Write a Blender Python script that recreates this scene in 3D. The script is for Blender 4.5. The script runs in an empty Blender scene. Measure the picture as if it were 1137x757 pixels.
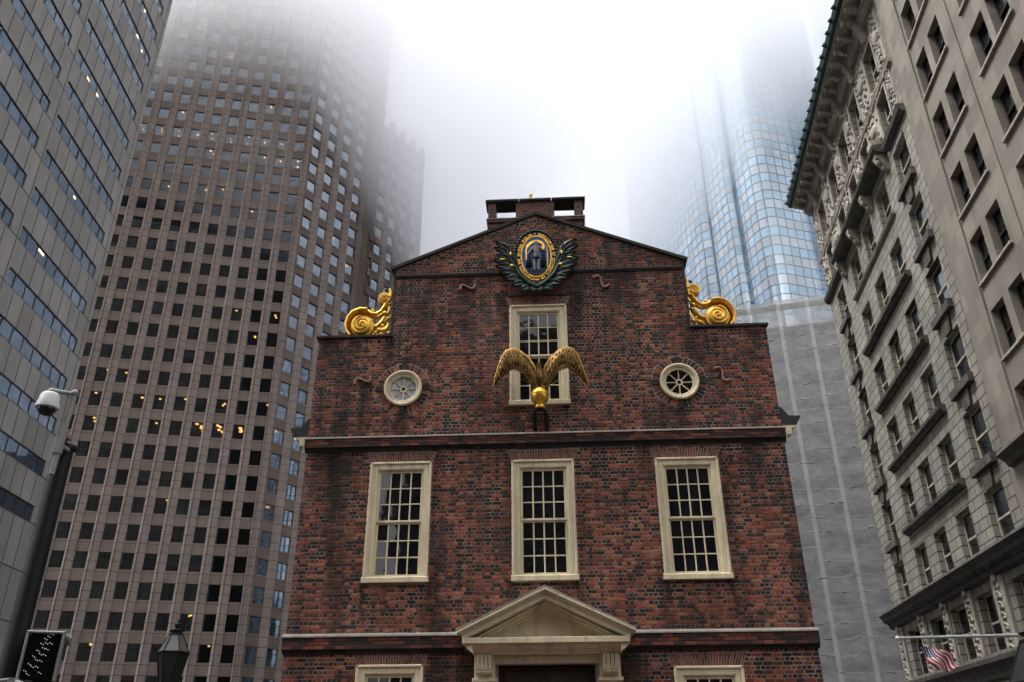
import bpy, bmesh, math, random
from mathutils import Vector, Matrix
from mathutils.geometry import tessellate_polygon
random.seed(7)
R = math.radians
S = bpy.context.scene
COL = S.collection

# ------------------------------------------------------------------ camera
CAMP = (0.26, -18.13, 1.6)
F_PX, PITCH, ROLL, YAW = 916.9, R(26.84), R(-0.35), R(-2.98)
def cam_axes():
    cy, sy, cp, sp = math.cos(YAW), math.sin(YAW), math.cos(PITCH), math.sin(PITCH)
    f = Vector((sy*cp, cy*cp, sp)); r = Vector((cy, -sy, 0)); u = r.cross(f)
    cr, sr = math.cos(ROLL), math.sin(ROLL)
    return f, cr*r + sr*u, -sr*r + cr*u
FW, RT, UP = cam_axes()
cam = bpy.data.cameras.new('camera'); camo = bpy.data.objects.new('camera', cam); COL.objects.link(camo)
cam.sensor_width = 36; cam.lens = F_PX*36/1137; cam.clip_start = 0.1; cam.clip_end = 3000
camo.matrix_world = Matrix(((RT.x, UP.x, -FW.x, CAMP[0]), (RT.y, UP.y, -FW.y, CAMP[1]), (RT.z, UP.z, -FW.z, CAMP[2]), (0, 0, 0, 1)))
S.camera = camo
def in_frame(p):                                   # which windows can be seen at all, and how large they show
    v = Vector(p) - Vector(CAMP); d = v.dot(FW)
    if d <= 0: return None
    x = 568.5 + F_PX*v.dot(RT)/d; y = 378.5 - F_PX*v.dot(UP)/d
    return (x, y, d) if -15 < x < 1152 and -15 < y < 772 else None

# ------------------------------------------------------------------ sky, sun, exposure
SUN_EL, SUN_AZ = 62, 265                           # azimuth: degrees clockwise from +Y
w = bpy.data.worlds.new('World'); S.world = w; w.use_nodes = True
nt = w.node_tree; bg = nt.nodes['Background']
sky = nt.nodes.new('ShaderNodeTexSky'); sky.sky_type = 'NISHITA'; sky.sun_disc = False
sky.sun_elevation = R(SUN_EL); sky.sun_rotation = R(SUN_AZ); sky.air_density = 1.0; sky.dust_density = 6.0; sky.ozone_density = 1.0
hsv = nt.nodes.new('ShaderNodeHueSaturation'); hsv.inputs['Saturation'].default_value = 0.08
nt.links.new(sky.outputs[0], hsv.inputs['Color']); nt.links.new(hsv.outputs[0], bg.inputs['Color'])
bg.inputs['Strength'].default_value = 0.15
sun = bpy.data.lights.new('sun', 'SUN'); sun.energy = 0.5; sun.angle = R(25); sun.color = (1, .97, .93)
so = bpy.data.objects.new('sun', sun); COL.objects.link(so)
sd = Vector((math.sin(R(SUN_AZ))*math.cos(R(SUN_EL)), math.cos(R(SUN_AZ))*math.cos(R(SUN_EL)), math.sin(R(SUN_EL))))
so.rotation_euler = sd.to_track_quat('Z', 'Y').to_euler()
S.view_settings.view_transform = 'Standard'; S.view_settings.look = 'None'
S.view_settings.exposure = 1.95; S.view_settings.gamma = 1; S.view_settings.use_curve_mapping = False
S.render.engine = 'CYCLES'
S.cycles.max_bounces = 36; S.cycles.diffuse_bounces = 4; S.cycles.glossy_bounces = 4
S.cycles.transparent_max_bounces = 16; S.cycles.volume_bounces = 32

# ------------------------------------------------------------------ materials
class NT:
    def __init__(s, name):
        s.m = bpy.data.materials.new(name); s.m.use_nodes = True; s.t = s.m.node_tree
        s.b = s.t.nodes['Principled BSDF']; s.out = s.t.nodes['Material Output']
    def n(s, typ, **kw):
        o = s.t.nodes.new(typ)
        for k, v in kw.items():
            if k in o.inputs: o.inputs[k].default_value = v
            else: setattr(o, k, v)
        return o
    def l(s, a, b): s.t.links.new(a, b)
    def math(s, op, a, b=None, c=None, clamp=False):
        o = s.t.nodes.new('ShaderNodeMath'); o.operation = op; o.use_clamp = clamp
        for i, v in enumerate((a, b, c)):
            if v is None: continue
            if isinstance(v, (int, float)): o.inputs[i].default_value = v
            else: s.l(v, o.inputs[i])
        return o.outputs[0]
    def mix(s, f, a, b, typ='MIX'):
        o = s.t.nodes.new('ShaderNodeMix'); o.data_type = 'RGBA'; o.blend_type = typ
        for i, v in ((0, f), (6, a), (7, b)):
            if isinstance(v, (int, float)): o.inputs[i].default_value = v
            elif isinstance(v, tuple): o.inputs[i].default_value = (*v, 1) if len(v) == 3 else v
            else: s.l(v, o.inputs[i])
        return o.outputs[2]
    def ramp(s, f, stops, interp='LINEAR'):
        o = s.t.nodes.new('ShaderNodeValToRGB'); o.color_ramp.interpolation = interp
        e = o.color_ramp.elements
        while len(e) < len(stops): e.new(0.5)
        for i, (p, c) in enumerate(stops):
            e[i].position = p; e[i].color = (*c, 1) if len(c) == 3 else c
        s.l(f, o.inputs[0]); return o.outputs[0]
    def coord(s, scale=(1, 1, 1), loc=(0, 0, 0), kind='Object'):
        tc = s.t.nodes.new('ShaderNodeTexCoord'); mp = s.t.nodes.new('ShaderNodeMapping')
        mp.inputs['Scale'].default_value = scale; mp.inputs['Location'].default_value = loc
        s.l(tc.outputs[kind], mp.inputs[0]); return mp.outputs[0]
    def noise(s, co, scale, detail=4, rough=.55):
        o = s.n('ShaderNodeTexNoise', Scale=scale, Detail=detail, Roughness=rough); s.l(co, o.inputs['Vector']); return o.outputs[0]
    def bump(s, h, strength=.3, dist=.02):
        o = s.n('ShaderNodeBump', Strength=strength, Distance=dist); s.l(h, o.inputs['Height']); s.l(o.outputs[0], s.b.inputs['Normal'])

def weathered(name, c1, c2, rough=.8, sc=2.0, streak=True, metallic=0, spec=.3, grime=None, fine=40, bump=.15):
    k = NT(name); co = k.coord()
    n1 = k.noise(co, sc, 5); n2 = k.noise(k.coord((1, 1, .12)), sc*2.2, 4); n3 = k.noise(co, fine, 3)
    f = k.math('ADD', k.math('MULTIPLY', n1, .55), k.math('MULTIPLY', n2 if streak else n1, .45))
    col = k.ramp(f, [(.36, c1), (.64, c2)])
    if grime: col = k.mix(k.ramp(n2, [(.5, (0, 0, 0)), (.72, (.75, .75, .75))]), col, grime)
    col = k.mix(.25, col, k.ramp(n3, [(.3, (.25, .25, .25)), (.7, (1, 1, 1))]), 'MULTIPLY')
    k.l(col, k.b.inputs['Base Color'])
    k.b.inputs['Roughness'].default_value = rough; k.b.inputs['Metallic'].default_value = metallic
    k.b.inputs['Specular IOR Level'].default_value = spec
    if bump: k.bump(n3, bump, .01)
    return k.m

STREAKS = [(-3.32, 9.0, 1.5, .22), (3.29, 9.0, 1.5, .22), (-4.25, 9.75, 2.2, .16), (-3.72, 11.0, 1.2, .16), (3.72, 11.0, 1.5, .15), (-2.45, 8.1, 1.0, .14), (2.3, 8.0, 1.3, .2), (-4.9, 8.1, 1.6, .3), (4.8, 8.1, 1.4, .3),
           (.05, 8.1, .5, .7), (-3.95, 5.0, .9, .10), (-2.5, 5.0, 1.0, .10), (-.72, 5.0, .6, .10), (.72, 5.0, .6, .1), (2.52, 5.0, 1.0, .1), (3.98, 5.0, .9, .1), (-5.2, 11, 1.2, .35), (5.2, 10.9, 1.0, .3), (-1.9, 12.7, 1.2, .3), (2.2, 12.7, 1.0, .35), (-1.6, 3.6, 2, .3), (1.6, 3.6, 2, .3), (-.9, 12.1, 1.0, .2), (.9, 12.1, 1.1, .2)]
def soot(k, col, co):                              # run-off streaks below ledges, keystones, anchors and sills
    sp = k.t.nodes.new('ShaderNodeSeparateXYZ'); k.l(co, sp.inputs[0]); X, Z = sp.outputs[0], sp.outputs[2]
    wob = k.noise(k.coord((1, 1, .5)), 3.5, 4, .7); fine = k.noise(k.coord((4, 1, .6)), 5, 4, .7)
    tot = None
    for x, zt, ln, wd in STREAKS:
        dx = k.math('DIVIDE', k.math('ADD', k.math('SUBTRACT', X, x), k.math('MULTIPLY', k.math('SUBTRACT', wob, .5), .5)), wd)
        gx = k.math('SUBTRACT', 1, k.math('MULTIPLY', dx, dx), clamp=True)
        gz = k.math('MULTIPLY', k.math('SUBTRACT', 1, k.math('DIVIDE', k.math('SUBTRACT', zt, Z), ln), clamp=True), k.math('LESS_THAN', Z, zt+.02))
        v = k.math('MULTIPLY', gx, gz); tot = v if tot is None else k.math('MAXIMUM', tot, v)
    f = k.math('MULTIPLY', k.math('POWER', tot, .6), k.math('ADD', k.math('MULTIPLY', fine, 2.4), -.35), clamp=True); f = k.math('MULTIPLY', f, .92)
    pale = k.ramp(k.noise(k.coord((1, 1, .8), (3, 0, 5)), .9, 5, .7), [(.54, (0, 0, 0)), (.68, (.38, .38, .38))])
    col = k.mix(pale, col, (.16, .115, .10))
    return k.mix(f, col, (.012, .011, .010))
def brick_island():                                # bricks built one by one: colour by island
    k = NT('fired_brick'); g = k.t.nodes.new('ShaderNodeNewGeometry'); rnd = g.outputs['Random Per Island']
    co = k.coord(); patch = k.noise(co, .45, 3); n3 = k.noise(co, 26, 4)
    v = k.math('ADD', rnd, k.math('MULTIPLY', k.math('SUBTRACT', patch, .5), .75), clamp=True)
    col = k.ramp(v, [(0, (.014, .011, .010)), (.2, (.026, .015, .012)), (.34, (.065, .020, .013)), (.54, (.165, .038, .019)),
                     (.72, (.26, .056, .025)), (.88, (.35, .09, .038)), (1, (.38, .15, .08))])
    col = k.mix(k.ramp(n3, [(.42, (0, 0, 0)), (.75, (.55, .55, .55))]), col, (.05, .035, .03))
    st = k.noise(k.coord((.9, 1, .16)), 1.3, 5, .65)
    zz = k.t.nodes.new('ShaderNodeSeparateXYZ'); k.l(co, zz.inputs[0])
    col = k.mix(k.ramp(st, [(.50, (0, 0, 0)), (.66, (.85, .85, .85))]), col, (.02, .017, .015))
    col = soot(k, col, co)
    k.l(col, k.b.inputs['Base Color']); k.b.inputs['Roughness'].default_value = .82; k.b.inputs['Specular IOR Level'].default_value = .3
    k.bump(n3, .5, .006); return k.m

def wall_mortar():
    k = NT('wall_mortar'); co = k.coord(); n = k.noise(co, 1.1, 5); f = k.noise(co, 40, 3)
    col = k.ramp(n, [(.35, (.22, .185, .165)), (.65, (.48, .41, .36))]); col = k.mix(.3, col, k.ramp(f, [(.3, (.3, .3, .3)), (.7, (1, 1, 1))]), 'MULTIPLY')
    st = k.noise(k.coord((.9, 1, .16)), 1.3, 5, .65)
    col = k.mix(k.ramp(st, [(.50, (0, 0, 0)), (.66, (.80, .80, .80))]), col, (.04, .034, .03))
    col = soot(k, col, co); k.l(col, k.b.inputs['Base Color']); k.b.inputs['Roughness'].default_value = .9; return k.m
def brick_sheet(name='brick_courses'):             # bricks of the walls that are seen only edge-on
    k = NT(name); tc = k.t.nodes.new('ShaderNodeTexCoord')
    sp = k.t.nodes.new('ShaderNodeSeparateXYZ'); k.l(tc.outputs['Object'], sp.inputs[0])
    nn = k.t.nodes.new('ShaderNodeSeparateXYZ'); k.l(tc.outputs['Normal'], nn.inputs[0])
    side = k.math('GREATER_THAN', k.math('ABSOLUTE', nn.outputs[0]), .7)
    u = k.math('ADD', k.math('MULTIPLY', sp.outputs[1], side), k.math('MULTIPLY', sp.outputs[0], k.math('SUBTRACT', 1, side)))
    cb = k.t.nodes.new('ShaderNodeCombineXYZ'); k.l(u, cb.inputs[0]); k.l(sp.outputs[2], cb.inputs[1])
    br = k.n('ShaderNodeTexBrick', Scale=1.0)
    br.inputs['Brick Width'].default_value = .225; br.inputs['Row Height'].default_value = .082
    br.inputs['Mortar Size'].default_value = .006; br.squash = .5; br.squash_frequency = 2
    br.inputs['Color1'].default_value = (.03, .018, .016, 1); br.inputs['Color2'].default_value = (.2, .055, .032, 1); br.inputs['Mortar'].default_value = (.2, .17, .15, 1)
    k.l(cb.outputs[0], br.inputs['Vector'])
    k.l(k.mix(.5, br.outputs[0], k.ramp(k.noise(cb.outputs[0], 3, 4), [(.3, (.3, .3, .3)), (.7, (1, 1, 1))]), 'MULTIPLY'), k.b.inputs['Base Color'])
    k.b.inputs['Roughness'].default_value = .85; k.bump(br.outputs['Fac'], -.4, .01); return k.m

def glass_dark(name, ior=1.5, base=(.008, .009, .012), wav=.0, rough=.03):
    k = NT(name); k.b.inputs['Base Color'].default_value = (*base, 1); k.b.inputs['Roughness'].default_value = rough
    k.b.inputs['IOR'].default_value = ior
    if wav: k.bump(k.noise(k.coord(), 2.2, 2), wav, .05)
    return k.m

def glass_seethrough(name, ior=1.9, tint=(.35, .33, .32)):
    k = NT(name); k.t.nodes.remove(k.b)
    tr = k.n('ShaderNodeBsdfTransparent'); tr.inputs[0].default_value = (*tint, 1)
    gl = k.n('ShaderNodeBsdfGlossy', Roughness=.02); gl.inputs[0].default_value = (.82, .9, 1, 1)
    fr = k.n('ShaderNodeFresnel', IOR=ior); mx = k.n('ShaderNodeMixShader')
    k.l(fr.outputs[0], mx.inputs[0]); k.l(tr.outputs[0], mx.inputs[1]); k.l(gl.outputs[0], mx.inputs[2]); k.l(mx.outputs[0], k.out.inputs[0])
    return k.m

def emis(name, c, s):
    k = NT(name); k.b.inputs['Base Color'].default_value = (*c, 1); k.b.inputs['Emission Color'].default_value = (*c, 1); k.b.inputs['Emission Strength'].default_value = s; return k.m

def jointed(name, c1, c2, joint, du, dz, u0=0., z0=0., jw=.02, offset=0., var=.3, rough=.75, speck=60, squash=1):
    """stone panels or ashlar on an upright face: joints on a (x, z) grid"""
    k = NT(name); tc = k.t.nodes.new('ShaderNodeTexCoord')
    sp = k.t.nodes.new('ShaderNodeSeparateXYZ'); k.l(tc.outputs['Object'], sp.inputs[0])
    nn = k.t.nodes.new('ShaderNodeSeparateXYZ'); k.l(tc.outputs['Normal'], nn.inputs[0])
    side = k.math('GREATER_THAN', k.math('ABSOLUTE', nn.outputs[0]), .7)
    u = k.math('ADD', k.math('MULTIPLY', sp.outputs[1], side), k.math('MULTIPLY', sp.outputs[0], k.math('SUBTRACT', 1, side)))
    cb = k.t.nodes.new('ShaderNodeCombineXYZ'); k.l(k.math('SUBTRACT', u, u0), cb.inputs[0]); k.l(k.math('SUBTRACT', sp.outputs[2], z0), cb.inputs[1])
    br = k.n('ShaderNodeTexBrick', Scale=1.0); br.offset = offset
    br.inputs['Brick Width'].default_value = du; br.inputs['Row Height'].default_value = dz
    br.inputs['Mortar Size'].default_value = jw; br.inputs['Mortar Smooth'].default_value = 0.1
    br.inputs['Color1'].default_value = (1, 1, 1, 1); br.inputs['Color2'].default_value = (1-var, 1-var, 1-var, 1); br.inputs['Mortar'].default_value = (1, 1, 1, 1)
    k.l(cb.outputs[0], br.inputs['Vector'])
    co = k.coord(); n = k.noise(co, .35, 5); n2 = k.noise(co, speck, 2, .7); st = k.noise(k.coord((1, 1, .1)), 1.1, 4)
    col = k.ramp(k.math('ADD', k.math('MULTIPLY', n, .6), k.math('MULTIPLY', st, .4)), [(.36, c1), (.64, c2)])
    col = k.mix(.4, col, k.ramp(n2, [(.25, (.3, .3, .3)), (.7, (1, 1, 1))]), 'MULTIPLY')
    col = k.mix(1, col, br.outputs[0], 'MULTIPLY'); col = k.mix(br.outputs['Fac'], col, joint)
    k.l(col, k.b.inputs['Base Color']); k.b.inputs['Roughness'].default_value = rough; k.b.inputs['Specular IOR Level'].default_value = .3
    k.bump(br.outputs['Fac'], -.5, .02); return k.m

def gold(name, c1, c2):
    k = NT(name); co = k.coord(); n = k.noise(co, 9, 5); n2 = k.noise(co, 60, 3)
    k.l(k.ramp(n, [(.35, c1), (.65, c2)]), k.b.inputs['Base Color'])
    k.b.inputs['Metallic'].default_value = .85; k.l(k.ramp(n2, [(.3, (.3, .3, .3)), (.7, (.5, .5, .5))]), k.b.inputs['Roughness'])
    k.bump(n2, .25, .006); return k.m

MB_ = brick_island(); MBS = brick_sheet()
MORTAR = weathered('lime_mortar', (.27, .225, .20), (.46, .39, .345), .9, 1.2, grime=(.09, .072, .062))
CREAM = weathered('cream_paint', (.66, .56, .37), (.85, .75, .53), .55, 1.6, grime=(.34, .28, .19), fine=30)
LEAD = weathered('lead_flashing', (.27, .25, .21), (.42, .39, .33), .6, 3)
SLATE = weathered('dark_slate', (.012, .012, .013), (.03, .03, .032), .6, 2)
COPING = weathered('sooty_coping', (.018, .017, .016), (.05, .047, .043), .85, 3)
BLACK = weathered('black_paint', (.004, .004, .004), (.009, .009, .009), .6, 4, fine=20)
GOLD = gold('gold_leaf', (.62, .33, .045), (.95, .6, .12)); DARKGOLD = gold('dark_gold', (.05, .028, .011), (.21, .115, .032))  # the second is a darker gold for eagle and door handle
PANE = glass_dark('old_window_glass', 1.5, wav=.05)
DARKIN = weathered('dark_room', (.01, .009, .008), (.025, .022, .02), .9, .5)
GREYMETAL = weathered('grey_metal', (.20, .205, .205), (.30, .305, .305), .5, 5, metallic=.3)
TERRA = weathered('rusty_iron', (.26, .13, .10), (.36, .19, .15), .8, 6)

# ------------------------------------------------------------------ mesh builder
class MB:
    def __init__(s): s.v = []; s.f = []; s.mi = []; s.cur = 0; s.uv = None
    def add(s, vs, fs, mi=None):
        b = len(s.v); s.v += [tuple(p) for p in vs]; s.f += [tuple(i+b for i in f) for f in fs]; s.mi += [s.cur if mi is None else mi]*len(fs); return s
    def box(s, x0, x1, y0, y1, z0, z1, mi=None):
        if x0 > x1: x0, x1 = x1, x0
        return s.add([(x0,y0,z0),(x1,y0,z0),(x1,y1,z0),(x0,y1,z0),(x0,y0,z1),(x1,y0,z1),(x1,y1,z1),(x0,y1,z1)],
              [(0,1,5,4),(1,2,6,5),(2,3,7,6),(3,0,4,7),(4,5,6,7),(3,2,1,0)], mi)
    def bbox(s, x0, x1, y0, y1, z0, z1, b=.012, mi=None):   # box with chamfered front edges
        if x0 > x1: x0, x1 = x1, x0
        v = [(x0,y0+b,z0),(x1,y0+b,z0),(x1,y1,z0),(x0,y1,z0),(x0,y0+b,z1),(x1,y0+b,z1),(x1,y1,z1),(x0,y1,z1),
             (x0+b,y0,z0+b),(x1-b,y0,z0+b),(x1-b,y0,z1-b),(x0+b,y0,z1-b)]
        return s.add(v, [(8,9,10,11),(0,1,9,8),(1,5,10,9),(5,4,11,10),(4,0,8,11),(1,2,6,5),(3,0,4,7),(4,5,6,7),(3,2,1,0),(2,3,7,6)], mi)
    def prism(s, poly, y0, y1, mi=None):           # poly in (x, z), extruded along y
        n = len(poly); vs = [(x, y0, z) for x, z in poly] + [(x, y1, z) for x, z in poly]
        tri = tessellate_polygon([[Vector((x, z, 0)) for x, z in poly]])
        fs = [tuple(t) for t in tri] + [tuple(i+n for i in reversed(t)) for t in tri]
        fs += [(i, (i+1) % n, (i+1) % n + n, i+n) for i in range(n)]
        return s.add(vs, fs, mi)
    def sweepx(s, prof, x0, x1, mi=None):          # profile in (y, z), run along x
        n = len(prof); vs = [(x0, y, z) for y, z in prof] + [(x1, y, z) for y, z in prof]
        tri = tessellate_polygon([[Vector((y, z, 0)) for y, z in prof]])
        fs = [tuple(t) for t in tri] + [tuple(i+n for i in reversed(t)) for t in tri] + [(i, (i+1) % n, (i+1) % n + n, i+n) for i in range(n)]
        return s.add(vs, fs, mi)
    def holed(s, outer, holes, y, mi=None, reveal=0.):   # flat sheet with holes, reveals running inwards
        loops = [[Vector((x, z, 0)) for x, z in outer]] + [[Vector((x, z, 0)) for x, z in h] for h in holes]
        pts = [p for l in loops for p in l]
        tri = tessellate_polygon(loops); s.add([(p.x, y, p.y) for p in pts], [tuple(t) for t in tri], mi)
        if reveal:
            for h in holes:
                n = len(h); s.add([(x, y, z) for x, z in h]+[(x, y+reveal, z) for x, z in h], [(i, (i+1) % n, (i+1) % n + n, i+n) for i in range(n)], mi)
        return s
    def tube(s, pts, rad, seg=8, cap=True, mi=None):
        pts = [Vector(p) for p in pts]; rad = rad if isinstance(rad, (list, tuple)) else [rad]*len(pts)
        vs = []; up = None
        for i, p in enumerate(pts):
            t = (pts[min(i+1, len(pts)-1)] - pts[max(i-1, 0)]).normalized()
            if up is None: up = Vector((0, 0, 1)) if abs(t.z) < .9 else Vector((1, 0, 0))
            a = (up - t*up.dot(t)).normalized(); b = t.cross(a); up = a
            vs += [tuple(p + rad[i]*(math.cos(q)*a + math.sin(q)*b)) for q in (2*math.pi*j/seg for j in range(seg))]
        fs = [(i*seg+j, i*seg+(j+1) % seg, (i+1)*seg+(j+1) % seg, (i+1)*seg+j) for i in range(len(pts)-1) for j in range(seg)]
        if cap: fs += [tuple(reversed(range(seg))), tuple(range((len(pts)-1)*seg, len(pts)*seg))]
        return s.add(vs, fs, mi)
    def lathe(s, prof, c=(0, 0, 0), seg=20, axis='z', mi=None):   # prof: (r, h)
        vs = []
        for r, h in prof:
            for j in range(seg):
                q = 2*math.pi*j/seg
                vs.append((c[0]+r*math.cos(q), c[1]+r*math.sin(q), c[2]+h) if axis == 'z' else (c[0]+r*math.cos(q), c[1]+h, c[2]+r*math.sin(q)))
        n = len(prof)
        return s.add(vs, [(i*seg+j, i*seg+(j+1) % seg, (i+1)*seg+(j+1) % seg, (i+1)*seg+j) for i in range(n-1) for j in range(seg)]
                     + [tuple(reversed(range(seg))), tuple(range((n-1)*seg, n*seg))], mi)
    def ball(s, c, r, seg=14, ring=8, mi=None):
        rx, ry, rz = r if isinstance(r, tuple) else (r, r, r)
        vs = [(c[0]+rx*math.sin(math.pi*i/ring)*math.cos(2*math.pi*j/seg), c[1]+ry*math.sin(math.pi*i/ring)*math.sin(2*math.pi*j/seg), c[2]+rz*math.cos(math.pi*i/ring))
              for i in range(ring+1) for j in range(seg)]
        return s.add(vs, [(i*seg+j, (i+1)*seg+j, (i+1)*seg+(j+1) % seg, i*seg+(j+1) % seg) for i in range(ring) for j in range(seg)], mi)
    def build(s, name, mats, parent=None, smooth=False, loc=None, rotz=None, bevel=0, flat=False):
        me = bpy.data.meshes.new(name); me.from_pydata(s.v, [], s.f)
        mats = mats if isinstance(mats, (list, tuple)) else [mats]
        for m in mats: me.materials.append(m)
        if len(mats) > 1: me.polygons.foreach_set('material_index', s.mi)
        bm = bmesh.new(); bm.from_mesh(me); bmesh.ops.remove_doubles(bm, verts=bm.verts, dist=1e-5) if smooth else None
        bm.normal_update() if flat else bmesh.ops.recalc_face_normals(bm, faces=bm.faces); bm.to_mesh(me); bm.free()
        if smooth:
            me.polygons.foreach_set('use_smooth', [True]*len(me.polygons)); me.set_sharp_from_angle(angle=R(40))
        o = bpy.data.objects.new(name, me); COL.objects.link(o)
        if parent: o.parent = parent
        if loc: o.location = loc
        if rotz is not None: o.rotation_euler.z = rotz
        if bevel: b = o.modifiers.new('b', 'BEVEL'); b.width = bevel; b.segments = 2; b.limit_method = 'ANGLE'
        return o

def tag(o, label=None, cat=None, group=None, kind=None):
    for k, v in (('label', label), ('category', cat), ('group', group), ('kind', kind)):
        if v: o[k] = v
    return o
def thing(name, label, cat, loc=(0, 0, 0), rotz=0, group=None):
    o = bpy.data.objects.new(name, None); o.empty_display_size = .3; COL.objects.link(o)
    o.location = loc; o.rotation_euler.z = rotz; return tag(o, label, cat, group)
def copy_part(o, parent, loc=None):
    c = o.copy(); COL.objects.link(c); c.parent = parent
    if loc is not None: c.location = loc
    for ch in o.children: copy_part(ch, c)
    return c
def oval(cx, cz, rx, rz, n=40): return [(cx+rx*math.cos(2*math.pi*i/n), cz+rz*math.sin(2*math.pi*i/n)) for i in range(n)]
def rect(x0, x1, z0, z1): return [(x0, z0), (x1, z0), (x1, z1), (x0, z1)]

# ------------------------------------------------------------------ ground
def sheet(name, x0, x1, y0, y1, z, mat, h=None):
    m = MB(); m.box(x0, x1, y0, y1, z-(h or .5), z)
    return tag(m.build(name, mat), kind='structure')
ASPH = weathered('asphalt', (.022, .022, .024), (.042, .042, .042), .9, .6, False, fine=90)
PAVE = jointed('pavement_slabs', (.2, .195, .185), (.3, .29, .275), (.1, .1, .1), 1.2, 1.2, var=.15)
sheet('ground', -1500, 1500, -1500, 1500, -.02, weathered('city_ground', (.045, .045, .045), (.07, .07, .068), .9, .05, False))
sheet('road', -13, 13, -40, 34, -.012, ASPH, .005)
sheet('pavement', -9.5, 9.5, -8.5, 33.9, .13, weathered('brick_paving', (.045, .026, .022), (.08, .045, .036), .8, 2, False), .14)

# ------------------------------------------------------------------ the brick hall
HALL = thing('brick_hall', 'red brick colonial hall with stepped gable and cream sash windows', 'building')
W = 5.52
WIN = [(-3.25, 5.02, 7.72, .70), (0, 5.01, 7.70, .70), (3.25, 4.99, 7.68, .70), (-.03, 9.07, 11.73, .70), (-3.25, .9, 3.35, .69), (3.26, .9, 3.26, .69)]
OCU = [(-3.32, 9.60), (3.29, 9.58)]; OR_, RING = .455, .665
DOOR = (-1.0, .98, 0, 3.32)
def half_width(z):
    if z < 11.0: return W
    if z < 12.95: return 3.68
    return max(0., 3.68*(14.5-z)/(14.5-12.95))
def hall_front():
    m = MB(); m.cur = 1
    outer = [(-W, 0), (W, 0), (W, 11.0), (3.68, 11.0), (3.68, 12.95), (-.04, 14.5), (-3.68, 12.95), (-3.68, 11.0), (-W, 11.0)]
    holes = [rect(cx-h+.05, cx+h-.05, z0+.05, z1-.05) for cx, z0, z1, h in WIN] + [oval(cx, cz, OR_-.03, OR_-.03) for cx, cz in OCU]
    doorless = [(-W, 0), (DOOR[0], 0), (DOOR[0], DOOR[3]), (DOOR[1], DOOR[3]), (DOOR[1], 0)] + outer[1:]
    m.holed(doorless, holes, .012, reveal=.3)
    n = len(outer); m.add([(x, .012, z) for x, z in outer]+[(x, .5, z) for x, z in outer], [(i, (i+1) % n, (i+1) % n+n, i+n) for i in range(1, n)])
    # bricks, course by course: a row of stretchers, a row of headers
    ch, jt = .0815, .0165; m.cur = 0
    row = 0; z = .02
    rnd = random.Random(3)
    while z < 14.45:
        za, zb = z, z+ch-jt; zm = (za+zb)/2
        hw = half_width(zb) if zb > 12.95 else half_width(zm)
        L = .204 if row % 2 == 0 else .102
        off = {0: 0, 1: .051, 2: 0, 3: .051}[row % 4]
        blk = []
        for cx, z0, z1, h in WIN:
            if z0 < zm < z1: blk.append((cx-h+.01, cx+h-.01))
            if z1-.02 <= zm < z1+.27: e = .12*(zm-z1)/.27+.01; blk.append((cx-h-e, cx+h+e))
        for cx, cz in OCU:
            d = abs(zm-cz)
            if d < RING: c = math.sqrt(RING**2-d*d); blk.append((cx-c, cx+c))
        if zm < 3.5: blk.append((-1.5, 1.48))
        if 8.02 < zm < 8.36 or 3.6 < zm < 3.93: blk.append((-9, 9))
        x = -hw - (L if row % 2 else L*.5) + off
        while x < hw:
            a, b = max(x, -hw), min(x+L-jt, hw); x += L
            segs = [(a, b)]
            for p, q in blk:
                segs = [t for s0, s1 in segs for t in ((s0, min(s1, p)), (max(s0, q), s1)) if t[1]-t[0] > .02]
            for s0, s1 in segs:
                y = rnd.uniform(-.004, .003); j = [rnd.uniform(-.003, .003) for _ in range(6)]; c = .005
                xa, xb, za2, zb2 = s0+j[0], s1+j[1], za+j[2], zb+j[3]
                if s0 == -hw: xa = s0
                if s1 == hw: xb = s1
                m.add([(xa, .014, za2), (xb, .014, za2), (xb, .014, zb2), (xa, .014, zb2),
                       (xa+c, y, za2+c), (xb-c, y+j[4], za2+c), (xb-c, y+j[4], zb2-c), (xa+c, y, zb2-c)],
                      [(4, 5, 6, 7), (0, 1, 5, 4), (1, 2, 6, 5), (2, 3, 7, 6), (3, 0, 4, 7)])
        z += ch; row += 1
    return m.build('front_wall', [MB_, wall_mortar()], HALL)
hall_front()
m = MB()                                           # long side walls and the shoulders of the gable
for s in (-1, 1):
    m.box(s*W, s*(W-.4), .5, 34, 0, 8.5); 
m.box(-W, W, 33.6, 34, 0, 8.5); m.build('side_wall', MBS, HALL)
m = MB()
m.prism([(-5.75, 8.62), (-3.9, 10.6), (0, 12.7), (3.9, 10.6), (5.75, 8.62), (3.7, 10.5), (0, 12.5), (-3.7, 10.5)], .5, 34); m.build('roof', SLATE, HALL)
m = MB()                                           # coping along steps and gable
for s in (-1, 1):
    m.box(s*(W+.05), s*3.66, -.06, .5, 10.985, 11.045)
    m.box(s*3.66, s*3.72, -.012, .5, 11.05, 12.93)
    a, b = Vector((s*3.80, 12.91)), Vector((-.04, 14.5)); d = (b-a).normalized(); nrm = Vector((-d.y, d.x))*s*-1
    if nrm.y < 0: nrm = -nrm
    q = [a, b, b+Vector((0, .085/abs(nrm.y)*.9)), a+nrm*.08]
    m.prism([(p.x, p.y) for p in q], -.07, .5)
m.build('coping', COPING, HALL)
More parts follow.
